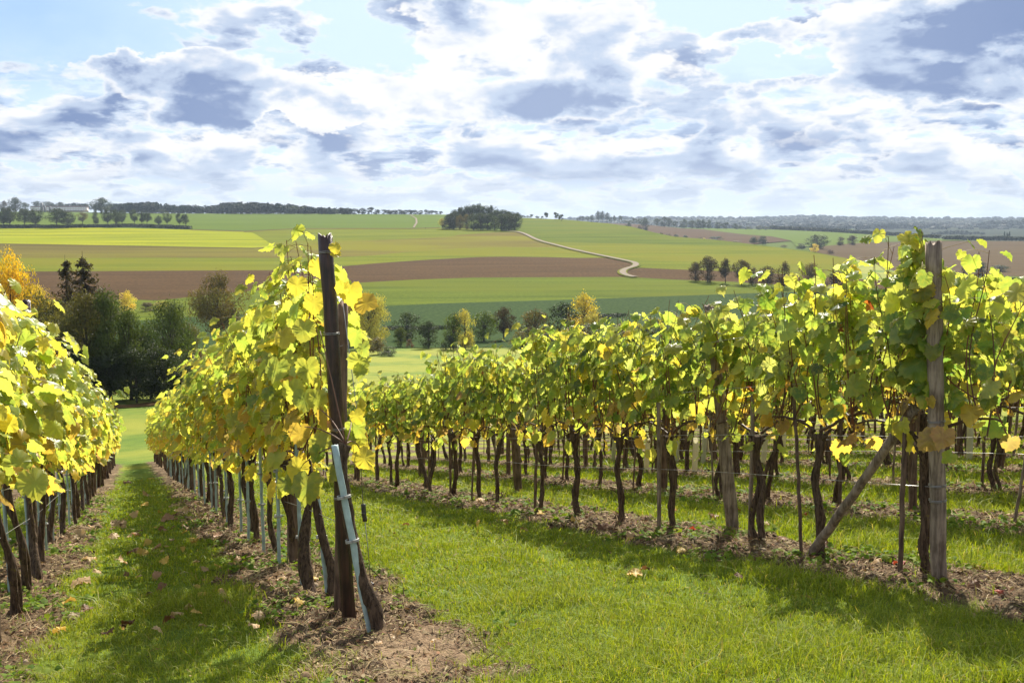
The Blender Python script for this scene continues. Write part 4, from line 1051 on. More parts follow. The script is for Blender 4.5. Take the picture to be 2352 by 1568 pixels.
    ff = np.array([(0, 1, 6), (1, 2, 7), (1, 7, 6), (2, 3, 7), (3, 8, 7), (3, 4, 8), (4, 5, 9), (4, 9, 8), (5, 0, 9), (0, 6, 9), (6, 7, 8), (6, 8, 9)])
    V = np.stack([X, Y, Z], -1)[:, None] + r[:, None, None] * oc[None] * rng.uniform(.55, 1.25, (n, 10, 3))
    b = np.arange(n)[:, None, None] * 10
    col = np.array([(.10, .062, .036), (.16, .105, .062), (.25, .19, .13)])[rng.choice(3, n, p=[.5, .36, .14])]
    me = mesh_np('clods', V.reshape(-1, 3), [(b + ff[None]).reshape(-1, 3)], {'tint': np.repeat(col, 10, 0)}, smooth=False)
    tag(obj('soil_clods', me, leafy('earth_clod', 0, .9, .1)), 'crumbly earth clods and pebbles under the vines', 'clods', kind='stuff')
    # low broad-leaved weeds along the strips
    X, Y = scatter(rng, 26000, 3.3, 20, 1.5)
    m = soil_mask(X, Y); cl = fbm(X * 1.6, Y * 1.6, 91, 3); keep = (m > .08) & (rng.random(len(X)) < sstep(cl, .45, .64))
    X, Y = X[keep], Y[keep]; n = len(X); mb = MB()
    reps = 3
    X, Y = np.repeat(X, reps) + rng.normal(0, .03, n * reps), np.repeat(Y, reps) + rng.normal(0, .03, n * reps); n = len(X)
    P = np.stack([X, Y, ground_z(X, Y) + rng.uniform(.015, .06, n)], -1)
    nr = rng.normal(0, .5, (n, 3)); nr[:, 2] = 1; tp = rng.normal(0, 1, (n, 3)); tp[:, 2] = -.2
    col = np.array([(.14, .21, .02), (.20, .25, .03), (.10, .17, .02)])[rng.choice(3, n)]
    add_leaves(mb, rng, P, rng.uniform(.015, .040, n) * np.clip(Y / 6, .9, 1.6), nr, tp, col, False)
    tag(obj('weeds', mb.mesh('weeds'), leafy('weed_leaf', .4, .7, .15, (1.3, 1.3, .6))), 'low green weeds sprouting on the soil under the vines', 'weeds', kind='stuff')
    # single vine leaves lying about
    lib = []
    for i in range(10):
        mb = MB(); rg = np.random.default_rng(700 + i)
        add_leaves(mb, rg, np.array([[0, .5, 0.]]), np.ones(1), np.array([[0, 0, 1.]]), np.array([[0, -1, 0.]]), np.array([[1., 1, 1]]), True, 2.1)
        me = mb.mesh('fallen_leaf'); lib.append(me)
    mat = leafy('fallen_leaf', .3, .55, .3, (1.2, 1.05, .7), objcol=True)
    def drop(pts, lab, grp, cols):
        for x, y, px in pts:
            p = plane_hit(x, y); p[2] = float(ground_z(p[0], p[1])) + .055
            o = obj('fallen_leaf', lib[rng.integers(10)], mat, loc=p, col=np.array(cols[rng.integers(len(cols))]) * rng.uniform(.85, 1.15))
            s_ = px * 1.05 / FPX * p[1]; o.scale = (s_, s_, s_); o.rotation_euler = (rng.normal(-.05, .25), rng.normal(0, .3), rng.uniform(0, 6.28))
            tag(o, lab, 'leaf', grp)
    tan, gold, brown, red, rose = (.56, .38, .20), (.62, .42, .10), (.20, .10, .05), (.36, .06, .03), (.40, .23, .13)
    drop([(300, 1275, 26), (330, 1278, 24), (268, 1212, 30), (385, 1200, 30), (415, 1180, 26), (342, 1140, 22), (262, 1240, 22), (355, 1262, 22), (318, 1232, 18), (530, 1395, 26), (455, 1425, 22), (380, 1302, 18), (310, 1190, 16), (400, 1165, 18), (296, 1110, 16),
          (350, 1100, 14), (430, 1215, 20), (445, 1250, 18), (360, 1330, 18), (280, 1300, 20), (470, 1320, 18), (595, 1432, 26), (375, 1225, 18), (330, 1165, 15), (505, 1240, 20), (540, 1300, 20)],
         'curled tan vine leaf lying on the narrow grass lane between the left rows', 'fallen leaves on the narrow grass lane', [tan, tan, gold, rose, brown])
    rl = np.random.default_rng(14); more = []
    for _ in range(40):
        s_, w_ = rl.uniform(ROW_A + .45, -.45), rl.uniform(-.2, 9) ; X_, Y_ = xy(s_, w_); Z_ = float(ground_z(X_, Y_))
        d_ = np.array([X_, Y_ * math.cos(PITCH) - Z_ * math.sin(PITCH), Y_ * math.sin(PITCH) + Z_ * math.cos(PITCH)])
        more.append((CX + FPX * d_[0] / d_[1], CY - FPX * d_[2] / d_[1], FPX / Y_ * rl.uniform(.030, .060)))
    drop(more, 'curled tan vine leaf lying on the narrow grass lane between the left rows', 'fallen leaves on the narrow grass lane', [tan, tan, gold, brown])
    drop([(180, 1350, 44), (150, 1395, 34), (205, 1290, 28), (190, 1240, 26), (170, 1425, 24), (225, 1180, 20), (140, 1460, 26), (215, 1220, 18), (240, 1165, 16)], 'pale crumpled vine leaf on the soil along the left edge row', 'fallen leaves along the left edge row', [tan, (.55, .42, .27), gold])
    drop([(1462, 1335, 30), (1448, 1242, 18), (1572, 1270, 30), (1205, 1228, 16), (1102, 1155, 18), (1160, 1205, 16), (1250, 1190, 22), (1325, 1208, 24), (1480, 1322, 18), (930, 1215, 14), (1012, 1162, 12), (1385, 1225, 22), (1700, 1340, 18), (1095, 1210, 12)],
         'crumpled vine leaf lying on the wide grass lane in the middle', 'fallen leaves on the wide grass lane', [rose, tan, gold, brown])
    drop([(1640, 1195, 22), (1545, 1185, 20), (1750, 1215, 22), (1900, 1265, 22), (2010, 1300, 20), (1430, 1175, 18), (1590, 1230, 16), (2060, 1310, 24), (1800, 1250, 20), (2230, 1365, 26), (2300, 1380, 22), (1940, 1195, 18), (1845, 1190, 20), (1700, 1180, 18)],
         'brown crumpled vine leaf on the soil strip under the braced row', 'fallen leaves under the braced row', [brown, rose, tan, red])
    drop([(722, 1340, 22), (640, 1340, 24), (610, 1215, 22), (580, 1180, 18), (905, 1480, 22), (870, 1500, 18), (560, 1240, 18), (690, 1400, 26), (1000, 1490, 18)],
         'dry vine leaf on the soil under the yellow row', 'fallen leaves under the yellow row', [tan, brown, gold])
ground_cover()
# ------------------------------------------------------------------ trees, hedges, farm
M_CROWN = leafy('tree_leaf', .40, .6, .25, (1.3, 1.25, .6), objcol=True)
M_TRUNKT = wood('tree_bark', (.03, .022, .016), (.085, .065, .05), (6, 6, 1), .9, .5)
def quads(mb, rng, C, nrm, size, col):
    n = len(C); nrm = nrm / (np.linalg.norm(nrm, axis=1, keepdims=True) + 1e-9)
    a = np.cross(nrm, rng.normal(0, 1, (n, 3))); a /= np.linalg.norm(a, axis=1, keepdims=True) + 1e-9
    b = np.cross(nrm, a); s = size[:, None]
    l = rng.uniform(.45, .8, (n, 1))
    V = np.stack([C - a * s, C + b * s * l + nrm * s * .15, C + a * s, C - b * s * l - nrm * s * .1], 1).reshape(-1, 3)
    mb.add(V, [np.arange(n)[:, None] * 4 + np.array([[0, 1, 2, 3]])], np.repeat(col, 4, 0))
def make_tree(seed, form, nleaf, leaf, lod=True):
    """a tree 1 high and about 1 wide: limbs reach into separate leaf clumps; gaps stay between the clumps"""
    rng = np.random.default_rng(seed); mb, tb = MB(), MB()
    z0, z1, shape = {'round': (.22, 1, 'egg'), 'tall': (.03, 1, 'spindle'), 'bush': (.02, 1, 'dome'), 'open': (.30, 1, 'egg'), 'low': (.0, 1, 'egg')}[form]
    nc = {'round': 40, 'tall': 36, 'bush': 26, 'open': 26, 'low': 46}[form] if lod else 14
    cs = []
    while len(cs) < nc:
        t = rng.uniform(0, 1); a = rng.uniform(0, 6.283)
        if shape == 'egg': R_ = .5 * max(.06, 1 - abs(2 * t - .92) ** 2.5) ** .5
        elif shape == 'spindle': R_ = .5 * max(.05, 1 - abs(2 * t - .85) ** 2.0) ** .6
        else: R_ = .5 * math.sqrt(max(0, 1 - (t * .98) ** 2.2))
        r = R_ * rng.uniform(.15, .86) ** .7 * (1 + .18 * math.sin(a * 3 + seed))
        rad = rng.uniform(.095, .165) * (1.25 if not lod else 1)
        c = np.array([r * math.cos(a), r * math.sin(a), z0 + rad * .6 + (z1 - z0 - rad * 1.4) * t])
        if all(np.linalg.norm(c - q[0]) > .062 for q in cs): cs.append((c, rad, rng.uniform(.72, 1.25), rng.normal(0, .05)))
    per = nleaf // nc
    for c, rad, br, hue in cs:
        d = rng.normal(0, 1, (per, 3)); d /= np.linalg.norm(d, axis=1, keepdims=True)
        rr = rad * 1.12 * rng.uniform(.25, 1.1, per) ** .5
        P = c + d * rr[:, None] * [1.1, 1.1, .85]
        ou = c * [1, 1, .4] - [0, 0, .1]
        col = np.array([1., 1., 1.]) * br * rng.uniform(.72, 1.25, (per, 1)) * (1 + hue * np.array([1, -.1, -.4]))
        quads(mb, rng, P, d + .5 * ou + rng.normal(0, .6, (per, 3)), leaf * rng.uniform(.6, 1.35, per), col)
    # stray sprays for an uneven outline
    k = nleaf // 12; j = rng.integers(0, nc, k)
    C = np.array([cs[q][0] for q in j]); d = rng.normal(0, 1, (k, 3)); d /= np.linalg.norm(d, axis=1, keepdims=True)
    quads(mb, rng, C + d * .16, rng.normal(0, 1, (k, 3)), leaf * rng.uniform(.5, 1.1, k), np.ones((k, 3)) * rng.uniform(.8, 1.2, (k, 1)))
    tr = .026 if form != 'bush' else .012
    zt = .72
    tb.add(*tube(np.array([[0, 0, -.03], [.006, 0, .08], [-.006, .006, .22], [.01, -.004, .45], [0, .004, zt]]), [tr * 1.35, tr, tr * .9, tr * .55, tr * .2], 8, .08, rng))
    for c, rad, *_ in cs[::1 if lod else 4]:
        zs = min(c[2] * rng.uniform(.45, .75), .62); s = np.array([0, 0, max(zs, .12)])
        m_ = (s + c) / 2 + [0, 0, -.03]
        tb.add(*tube(np.array([s, m_, c]), [tr * .38, tr * .24, tr * .08], 5))
    return mb.mesh('crown', False), tb.mesh('trunk')
def make_spruce(seed, nb=26):
    rng = np.random.default_rng(seed); mb, tb = MB(), MB()
    tb.add(*tube(np.array([[0, 0, -.02], [.004, 0, .4], [0, .004, .8], [0, 0, 1.0]]), [.022, .016, .008, .002], 7, .05, rng))
    for k in range(nb):
        z = .08 + .90 * (k + rng.uniform(0, .8)) / nb
        Lb = .5 * min(1, (1 - z) * 1.75) ** .8 + .02
        for q in range(int(rng.integers(5, 8))):
            a = rng.uniform(0, 6.283); L = Lb * rng.uniform(.6, 1.12)
            n = int(26 + 110 * L); t = rng.uniform(.1, 1, n)
            d = np.array([math.cos(a), math.sin(a), 0])
            sag = -.28 * L * np.sin(t * 2.2) + .10 * L * t ** 3
            P = d * (t * L)[:, None] + np.stack([0 * t, 0 * t, z + sag], -1)
            P += rng.normal(0, .012, (n, 3)) * [1, 1, .6]; P[:, 2] -= rng.exponential(.010, n)
            nr = np.stack([rng.normal(0, .4, n), rng.normal(0, .4, n), np.ones(n)], -1)
            quads(mb, rng, P, nr, .014 * rng.uniform(.6, 1.5, n), np.ones((n, 3)) * (rng.uniform(.55, 1.2, (n, 1)) * (.75 + .5 * t[:, None])))
            tb.add(*tube(np.array([[0, 0, z], d * L * .6 + [0, 0, z - .2 * L]]), [.004, .0015], 3))
    return mb.mesh('crown', False), tb.mesh('trunk')
TREES = {}
for f_ in ('round', 'tall', 'bush', 'open', 'low'):
    TREES[f_, 2] = [make_tree(40 + i, f_, 11000, .013) for i in range(3)]
    TREES[f_, 1] = [make_tree(60 + i, f_, 2600, .024) for i in range(4)]
    TREES[f_, 0] = [make_tree(80 + i, f_, 520, .055, False) for i in range(4)]
TREES['spruce', 2] = [make_spruce(5), make_spruce(6)]
TC = {'dark': (.036, .052, .015), 'deep': (.024, .036, .012), 'green': (.066, .090, .020), 'bright': (.095, .135, .022), 'olive': (.115, .110, .030), 'bronze': (.135, .108, .028), 'brown': (.060, .044, .016), 'yellow': (.60, .48, .070),
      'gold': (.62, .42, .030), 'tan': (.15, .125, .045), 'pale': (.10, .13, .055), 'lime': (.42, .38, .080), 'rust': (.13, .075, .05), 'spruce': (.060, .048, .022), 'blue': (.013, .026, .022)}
TRNG = np.random.default_rng(99)
def tree(x, yb, h, w, form, col, label, group=None, layer=None, name=None, cat=None, lod=None, Y=None):
    if Y is not None: p = cam_at(x, yb, Y); p[2] = float(ground_z(p[0], p[1]))
    elif layer is None: p = ground_hit(x, yb)
    else: p = np.array(on(layer, x, yb)).ravel()
    Yd = p[1]; hh = h / FPX * Yd; ww = w / FPX * Yd
    if Y is not None: hh = cam_at(x, yb - h, Y)[2] - p[2]
    if lod is None: lod = 2 if h > 95 else (1 if h > 24 else 0)
    lib = TREES.get((form, lod)) or TREES[form, 2]
    cr, tk = lib[TRNG.integers(len(lib))]
    isb = form == 'bush'
    r = root(name or ('bush' if isb else 'spruce_tree' if form == 'spruce' else 'broadleaf_tree'), p, label, cat or ('bush' if isb else 'tree'), group)
    r.scale = (ww, ww, hh); r.rotation_euler = (0, 0, TRNG.uniform(0, 6.28))
    c = np.array(TC[col]) * TRNG.uniform(.85, 1.18)
    obj('crown', cr, M_CROWN, r, col=c)
    obj('trunk', tk, M_TRUNKT, r)
    return r
def trees():
    # the dark wood below the left rows
    G = 'trees of the dark wood on the left'
    for x, yb, h, w, f, c, lab in [
        (38, 905, 350, 130, 'low', 'gold', 'tall golden yellow autumn tree at the left edge of the wood'),
        (95, 900, 260, 100, 'low', 'yellow', 'yellowing tree just right of the golden tree in the wood'),
        (206, 905, 332, 185, 'spruce', 'spruce', 'taller of two brownish spruces rising above the dark wood'),
        (166, 900, 318, 140, 'spruce', 'spruce', 'narrower brownish spruce left of the tallest one'),
        (-40, 915, 260, 170, 'low', 'green', 'green tree of the wood cut by the left edge'),
        (100, 910, 255, 180, 'low', 'olive', 'grey-green feathery tree under the golden tree'),
        (160, 915, 225, 150, 'low', 'olive', 'dull olive tree below the two spruces'),
        (205, 918, 262, 140, 'tall', 'olive', 'tall olive tree in front of the spruces'),
        (255, 918, 256, 140, 'tall', 'green', 'green tree with the steep right shoulder of the wood'),
        (302, 918, 218, 140, 'low', 'green', 'green tree sloping down to the right side of the wood'),
        (348, 915, 165, 120, 'low', 'dark', 'low dark tree at the right end of the wood'),
        (397, 880, 200, 115, 'round', 'green', 'loose dark green tree standing right of the wood'),
        (435, 850, 120, 90, 'low', 'olive', 'small olive tree between the loose tree and the round-topped tree'),
        (502, 805, 180, 125, 'round', 'bronze', 'large round-topped tree with bronze crown, alone right of the wood'),
        (380, 922, 125, 120, 'bush', 'deep', 'dark undergrowth bush at the right foot of the wood'),
        (315, 926, 130, 130, 'bush', 'deep', 'dark undergrowth bush at the middle foot of the wood'),
        (245, 926, 130, 130, 'bush', 'deep', 'dark undergrowth bush at the left foot of the wood'),
        (150, 928, 150, 160, 'bush', 'dark', 'wide dark bush hidden behind the left vine row'),
        (430, 905, 95, 100, 'bush', 'dark', 'dark bush behind the yellow row at the foot of the wood'),
        (500, 890, 95, 120, 'bush', 'olive', 'olive bush behind the top of the yellow row')]:
        tree(x, yb, h, w, f, c, lab, None, lod=2)
    for x, yb, h, w, c, lab in [(292, 722, 55, 50, 'yellow', 'pale yellow shrub on the meadow behind the wood'), (335, 716, 24, 40, 'tan', 'small tan shrub right of the pale yellow shrub behind the wood'), (375, 712, 22, 50, 'lime', 'low lime shrub on the meadow behind the wood'), (262, 735, 50, 50, 'tan', 'tan shrub left of the pale yellow shrub behind the wood')]:
        tree(x, yb, h, w, 'bush', c, lab, lod=1)
    # valley floor
    for x, yb, h, w, f, c, lab in [
        (806, 795, 108, 60, 'low', 'yellow', 'yellow tree directly behind the dark end post'),
        (850, 800, 120, 80, 'low', 'lime', 'tall yellow-green tree right of the dark end post'),
        (868, 815, 42, 50, 'bush', 'tan', 'greyish scrub at the foot of the yellow-green tree'),
        (893, 818, 24, 40, 'bush', 'pale', 'grey tall weeds beside the wooden trough'),
        (935, 782, 58, 58, 'low', 'dark', 'round dark green tree on the beet field edge'),
        (921, 797, 42, 28, 'low', 'green', 'small slim green tree before the round dark tree'),
        (941, 798, 20, 16, 'bush', 'rust', 'small pinkish bush between two dark trees'),
        (985, 800, 58, 44, 'low', 'dark', 'dark conical tree alone on the meadow edge'),
        (1042, 802, 76, 40, 'low', 'bright', 'green tree at the left end of the middle tree line'),
        (1068, 802, 82, 44, 'low', 'lime', 'yellowish green tree second in the middle tree line'),
        (1035, 803, 34, 40, 'bush', 'dark', 'dark bush at the foot of the middle tree line'),
        (1112, 785, 64, 60, 'low', 'bright', 'fresh green spreading tree in the middle tree line'),
        (1157, 782, 68, 52, 'round', 'brown', 'brown-green tree in the middle tree line'),
        (1228, 785, 68, 64, 'low', 'bronze', 'bronze round tree in the middle tree line'),
        (1297, 785, 80, 68, 'low', 'deep', 'dark tree left of the bright yellow tree'),
        (1342, 770, 88, 62, 'low', 'yellow', 'bright yellow tree in the middle of the valley'),
        (1362, 775, 50, 40, 'low', 'lime', 'lower yellow-green tree at the side of the bright yellow tree'),
        (1350, 792, 50, 74, 'bush', 'pale', 'pale grey-green willow bush below the bright yellow tree'),
        (1432, 775, 32, 50, 'bush', 'rust', 'pinkish hedge bush peeping over the braced row'),
        (1500, 765, 38, 60, 'bush', 'pale', 'pale bush peeping over the braced row further right'),
        (1195, 800, 40, 50, 'bush', 'olive', 'olive bush half hidden behind the middle of the braced row'),
        (1260, 800, 36, 50, 'bush', 'dark', 'dark bush half hidden behind the braced row')]:
        tree(x, yb, h * (1.14 if f != 'bush' else 1), w * 1.25, f, c, lab, lod=1 if h < 100 else 2)
    hedge('hedge', [(885, 758), (960, 758), (1037, 755)], 9, 'deep', 'dark scrubby hedge across the beet field behind the valley trees', L1_Y)
    hedge('hedge', [(1375, 731), (1432, 727)], 9, 'deep', 'short dark hedge right of the bright yellow valley tree', L1_Y)
    # tree row on the hedge along the left ridge
    row = [(8, 524, 47, 38, 'round'), (24, 524, 47, 36, 'round'), (57, 523, 45, 38, 'round'), (82, 523, 44, 42, 'round'), (131, 524, 47, 46, 'round'), (156, 524, 38, 36, 'round'), (190, 516, 28, 24, 'open'), (220, 517, 35, 19, 'tall'),
           (248, 519, 41, 30, 'round'), (266, 523, 42, 26, 'round'), (281, 518, 37, 20, 'round'), (309, 519, 37, 22, 'open'), (326, 520, 34, 20, 'open'), (338, 520, 34, 20, 'open'), (364, 521, 26, 20, 'round'), (384, 520, 33, 23, 'open'), (412, 522, 32, 17, 'open'), (427, 525, 34, 22, 'open')]
    for i, (x, yb, h, w, f) in enumerate(row):
        c = 'tan' if i == 6 else ('green' if i in (15,) else 'dark')
        lab = 'small pale bronze tree in the hedge row on the left ridge' if i == 6 else 'dark tree, %s from the left edge in the hedge row on the left ridge' % ordw(i + 1 if i < 6 else i + 1)
        tree(x, yb, h, w, f, c, lab, 'trees in the hedge row on the left ridge', L1_Y, lod=1)
    hedge('hedge', [(-120, 524.5), (0, 524.5), (150, 524), (300, 522), (437, 527)], 9, 'deep', 'low dark hedge running under the trees of the left ridge', L1_Y)
    for x, yb, h, w, lab in [(37, 490, 37, 42, 'big dark tree behind the hedge row, left of the farm'), (10, 489, 28, 24, 'reddish edge tree at the far left skyline'), (58, 490, 24, 24, 'small dark tree between the big dark tree and the farm'), (233, 489, 35, 60, 'massive dark tree right of the farm building'),
                             (371, 491, 11, 24, 'small dark tree on the skyline left of the wood edge'), (85, 482, 21, 26, 'tree top behind the left part of the farm roof'), (110, 482, 20, 34, 'tree top behind the silo'), (140, 482, 18, 34, 'tree top behind the middle of the farm roof')]:
        tree(x, yb, h, w, 'low', 'dark' if 'reddish' not in lab else 'brown', lab, None, L1_Y, lod=1)
    for x, yb, h, w, lab in [(676, 491.5, 18, 26, 'left tree of the dark pair before the far wood'), (699, 491.5, 19, 26, 'right tree of the dark pair before the far wood'), (770, 492, 12, 22, 'dark clump on the skyline right of the dark pair')]:
        tree(x, yb, h, w, 'low', 'dark', lab, None, L1_Y, lod=0)
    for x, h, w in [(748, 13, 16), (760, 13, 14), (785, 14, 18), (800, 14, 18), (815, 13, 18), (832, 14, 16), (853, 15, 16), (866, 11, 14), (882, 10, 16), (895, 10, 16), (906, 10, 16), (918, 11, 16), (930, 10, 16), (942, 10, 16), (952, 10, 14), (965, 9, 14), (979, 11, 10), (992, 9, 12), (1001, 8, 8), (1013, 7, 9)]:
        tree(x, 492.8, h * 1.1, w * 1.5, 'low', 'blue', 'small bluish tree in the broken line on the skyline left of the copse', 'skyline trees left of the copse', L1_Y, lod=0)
    # copse on the hilltop
    g = 'trees of the round copse on the hill'
    tree(1017, 527, 26, 22, 'round', 'lime', 'small yellow-green tree at the left end of the copse', g, L1_Y, lod=1)
    tree(1056, 528, 35, 24, 'low', 'bronze', 'yellowish tree in the front of the copse', g, L1_Y, lod=1)
    tree(1072, 528, 37, 20, 'low', 'tan', 'pale tan tree in the front of the copse', g, L1_Y, lod=1)
    tree(1136, 529, 34, 26, 'low', 'green', 'fresher green tree in the front right of the copse', g, L1_Y, lod=1)
    for x, yb, t, w in [(1032, 527, 494, 28), (1042, 527, 488, 26), (1088, 529, 490, 28), (1104, 529, 488, 30), (1120, 529, 490, 28), (1152, 530, 490, 30), (1168, 530, 488, 32), (1182, 529, 492, 26), (1046, 522, 482, 28), (1058, 522, 476, 26), (1070, 522, 473, 26), (1084, 522, 469, 30), (1100, 522, 468, 28),
                        (1114, 522, 471, 24), (1130, 522, 472, 26), (1146, 524, 481, 30), (1160, 524, 482, 30), (1172, 524, 486, 28), (1186, 520, 487, 18), (1036, 524, 489, 22)]:
        tree(x, yb, yb - t, w * 1.35, 'round' if yb < 525 else 'low', 'dark', 'dark tree packed inside the round copse on the hill', g, L1_Y, lod=1)
    for x, yb, h, w in [(1203, 500, 6, 12), (1212, 500.5, 5, 12), (1221, 501, 9, 11), (1234, 501.5, 6, 12), (1246, 502.5, 6, 10)]:
        tree(x, yb, h, w, 'bush', 'dark', 'low hedge bush on the skyline right of the copse', 'hedge bushes right of the copse', L1_Y, lod=0)
    for x, yb, h, w, lab in [(1254, 503.5, 16, 13, 'slim tree on the skyline right of the copse, first of three'), (1275, 506, 18, 15, 'second of the three skyline trees right of the copse'), (1290, 508, 15, 19, 'third and lowest of the three skyline trees right of the copse')]:
        tree(x, yb, h, w, 'round', 'dark', lab, None, L1_Y, lod=0)
    # right-hand ridge
    g = 'trees along the right-hand ridge'
    for x, yb, h, w, f in [(1327, 508.5, 8, 10, 'low'), (1338, 509, 13, 14, 'round'), (1350, 509, 13, 16, 'round'), (1360, 509.5, 16, 14, 'round'), (1374, 510, 26, 17, 'round'), (1384, 510, 25, 15, 'round'), (1394, 510, 22, 15, 'round'), (1403, 510.5, 12, 9, 'low'),
                           (1411, 510.5, 16, 9, 'open'), (1424, 511, 15, 12, 'open'), (1437, 512, 6, 20, 'bush'), (1448, 512.5, 7, 16, 'bush'), (1456, 514, 15, 13, 'low'), (1468, 514.5, 13, 16, 'low'), (1480, 515, 16, 16, 'low'), (1508, 518, 17, 16, 'low'), (1526, 520, 23, 26, 'low'), (1538, 520.5, 20, 18, 'low'),
                           (1553, 521.5, 13, 18, 'low'), (1571, 524, 21, 20, 'low'), (1590, 524.5, 19, 20, 'low'), (1604, 525, 22, 18, 'low'), (1615, 525, 21, 18, 'low'), (1628, 525, 20, 14, 'low'), (1648, 525.5, 16, 17, 'low'), (1668, 526, 15, 20, 'low'), (1688, 526.5, 14, 14, 'low'), (1700, 527, 8, 18, 'bush'), (1720, 527.5, 7, 22, 'bush'), (1745, 528, 10, 20, 'low'), (1760, 528.5, 8, 18, 'bush')]:
        tree(x, yb, h, w, f, 'dark', 'dark tree in the broken tree line along the right-hand ridge', g, L2_Y, lod=1 if h > 15 else 0)
    hedge('hedge', [(1768, 527), (1850, 530), (1924, 534), (2061, 542.5), (2158, 548)], 9, 'deep', 'long clipped dark hedge crossing the right-hand ridge', L2_Y)
    hedge('hedge', [(2168, 550.5), (2250, 551.5), (2352, 553), (2500, 555)], 10, 'deep', 'dark hedge running to the right edge beyond the pale soil field', L2_Y)
    tree(2017, 539.5, 11, 18, 'low', 'dark', 'single dark bush rising from the clipped hedge', None, L2_Y, lod=0)
    for x, yb, h, w, f, c, lab in [
        (1444, 529, 19, 16, 'low', 'dark', 'dark tree on the shoulder of the green hill, left one'), (1482, 530, 26, 22, 'low', 'dark', 'dark tree on the shoulder of the green hill, right one'), (1468, 530, 12, 16, 'bush', 'brown', 'brown bush between the two trees on the green shoulder'),
        (1518, 541, 7, 14, 'bush', 'olive', 'small olive bush in the dip beside the brown field'), (1535, 543, 7, 16, 'bush', 'tan', 'small tan bush in the dip beside the brown field'), (1552, 545, 7, 18, 'bush', 'dark', 'small dark bush in the dip beside the brown field'),
        (1573, 547, 7, 16, 'bush', 'dark', 'dark bush below the middle of the small brown field'), (1608, 551, 6, 16, 'bush', 'olive', 'flat olive bush left of the long dark thicket'), (1617, 552, 6, 10, 'bush', 'lime', 'yellowish bush left of the long dark thicket'),
        (1647, 554, 12, 40, 'bush', 'dark', 'long dark thicket below the small brown field'), (1690, 559, 6, 36, 'bush', 'olive', 'low olive scrub right of the long dark thicket'),
        (1732, 561, 18, 28, 'bush', 'dark', 'left half of the dark round thicket in the dip'), (1752, 562, 20, 34, 'bush', 'dark', 'right half of the dark round thicket in the dip'),
        (1877, 572, 35, 56, 'low', 'dark', 'broad dark oak standing in the dip on the right'), (1872, 579, 19, 23, 'bush', 'yellow', 'round yellow bush before the broad dark oak'), (1840, 573, 14, 32, 'bush', 'dark', 'low dark bush left of the broad dark oak'),
        (1906, 584, 11, 20, 'bush', 'rust', 'rusty bush right of the yellow bush'), (1930, 564, 20, 21, 'low', 'brown', 'brown tree left of its leaning neighbour by the pale soil field'), (1957, 563, 23, 26, 'low', 'brown', 'leaning brown tree by the pale soil field'),
        (1800, 568, 6, 24, 'bush', 'olive', 'flat bush at the end of the shoulder hedge')]:
        tree(x, yb, h, w, f, c, lab, None, L2_Y, lod=1)
    # trees on the near right of the hillside
    for x, yb, h, w, f, lab in [(1597, 646, 46, 36, 'low', 'left tree of the brownish group beside the track field'), (1625, 648, 62, 46, 'low', 'tallest tree of the brownish group beside the track field'), (1666, 651, 58, 34, 'round', 'middle single tree of the brownish group beside the track field'), (1703, 654, 58, 46, 'round', 'broad tree of the brownish group beside the track field'), (1728, 655, 44, 30, 'low', 'right tree of the brownish group beside the track field'),
                                (1762, 660, 50, 50, 'low', 'brown tree just above the braced row leaves'), (1800, 662, 62, 36, 'low', 'dark tree half hidden by the braced row leaves'), (1862, 668, 66, 60, 'low', 'bronze tree half hidden by the braced row leaves'), (1920, 672, 50, 50, 'low', 'brown tree mostly hidden left of the pale end post')]:
        tree(x, yb, h, w, f, 'bronze' if 'bronze' in lab else 'brown', lab, None, L1_Y, lod=1)
    for x, yb, h, w, f, c, lab in [(2252, 634, 34, 34, 'low', 'dark', 'round dark tree above the far right leaves'), (2215, 630, 19, 20, 'low', 'tan', 'pale tree left of the round dark tree at far right'), (2190, 632, 10, 22, 'bush', 'tan', 'low pale bush right of the pale end post'), (2166, 628, 14, 16, 'low', 'tan', 'small pale tree right beside the pale end post'),
                                   (2192, 672, 42, 26, 'tall', 'olive', 'slim olive tree below the pale soil field'), (2217, 672, 34, 22, 'low', 'dark', 'dark conical tree below the pale soil field'), (2240, 668, 20, 30, 'bush', 'olive', 'olive bush at the right below the pale soil field'), (2296, 624, 16, 40, 'low', 'dark', 'dark tree near the right edge below the pale soil field'),
                                   (2080, 600, 14, 50, 'bush', 'tan', 'tan scrub patch seen over the braced row leaves')]:
        tree(x, yb, h, w, f, c, lab, None, L2_Y, lod=1)
    for i, x in enumerate((2306.5, 2312.5, 2318)):
        tree(x, 551, 20 - i % 2 * 2, 5, 'tall', 'blue', ('left', 'middle', 'right')[i] + ' of three slim poplars near the right edge of the plain', 'three slim poplars', L2_Y, lod=0)
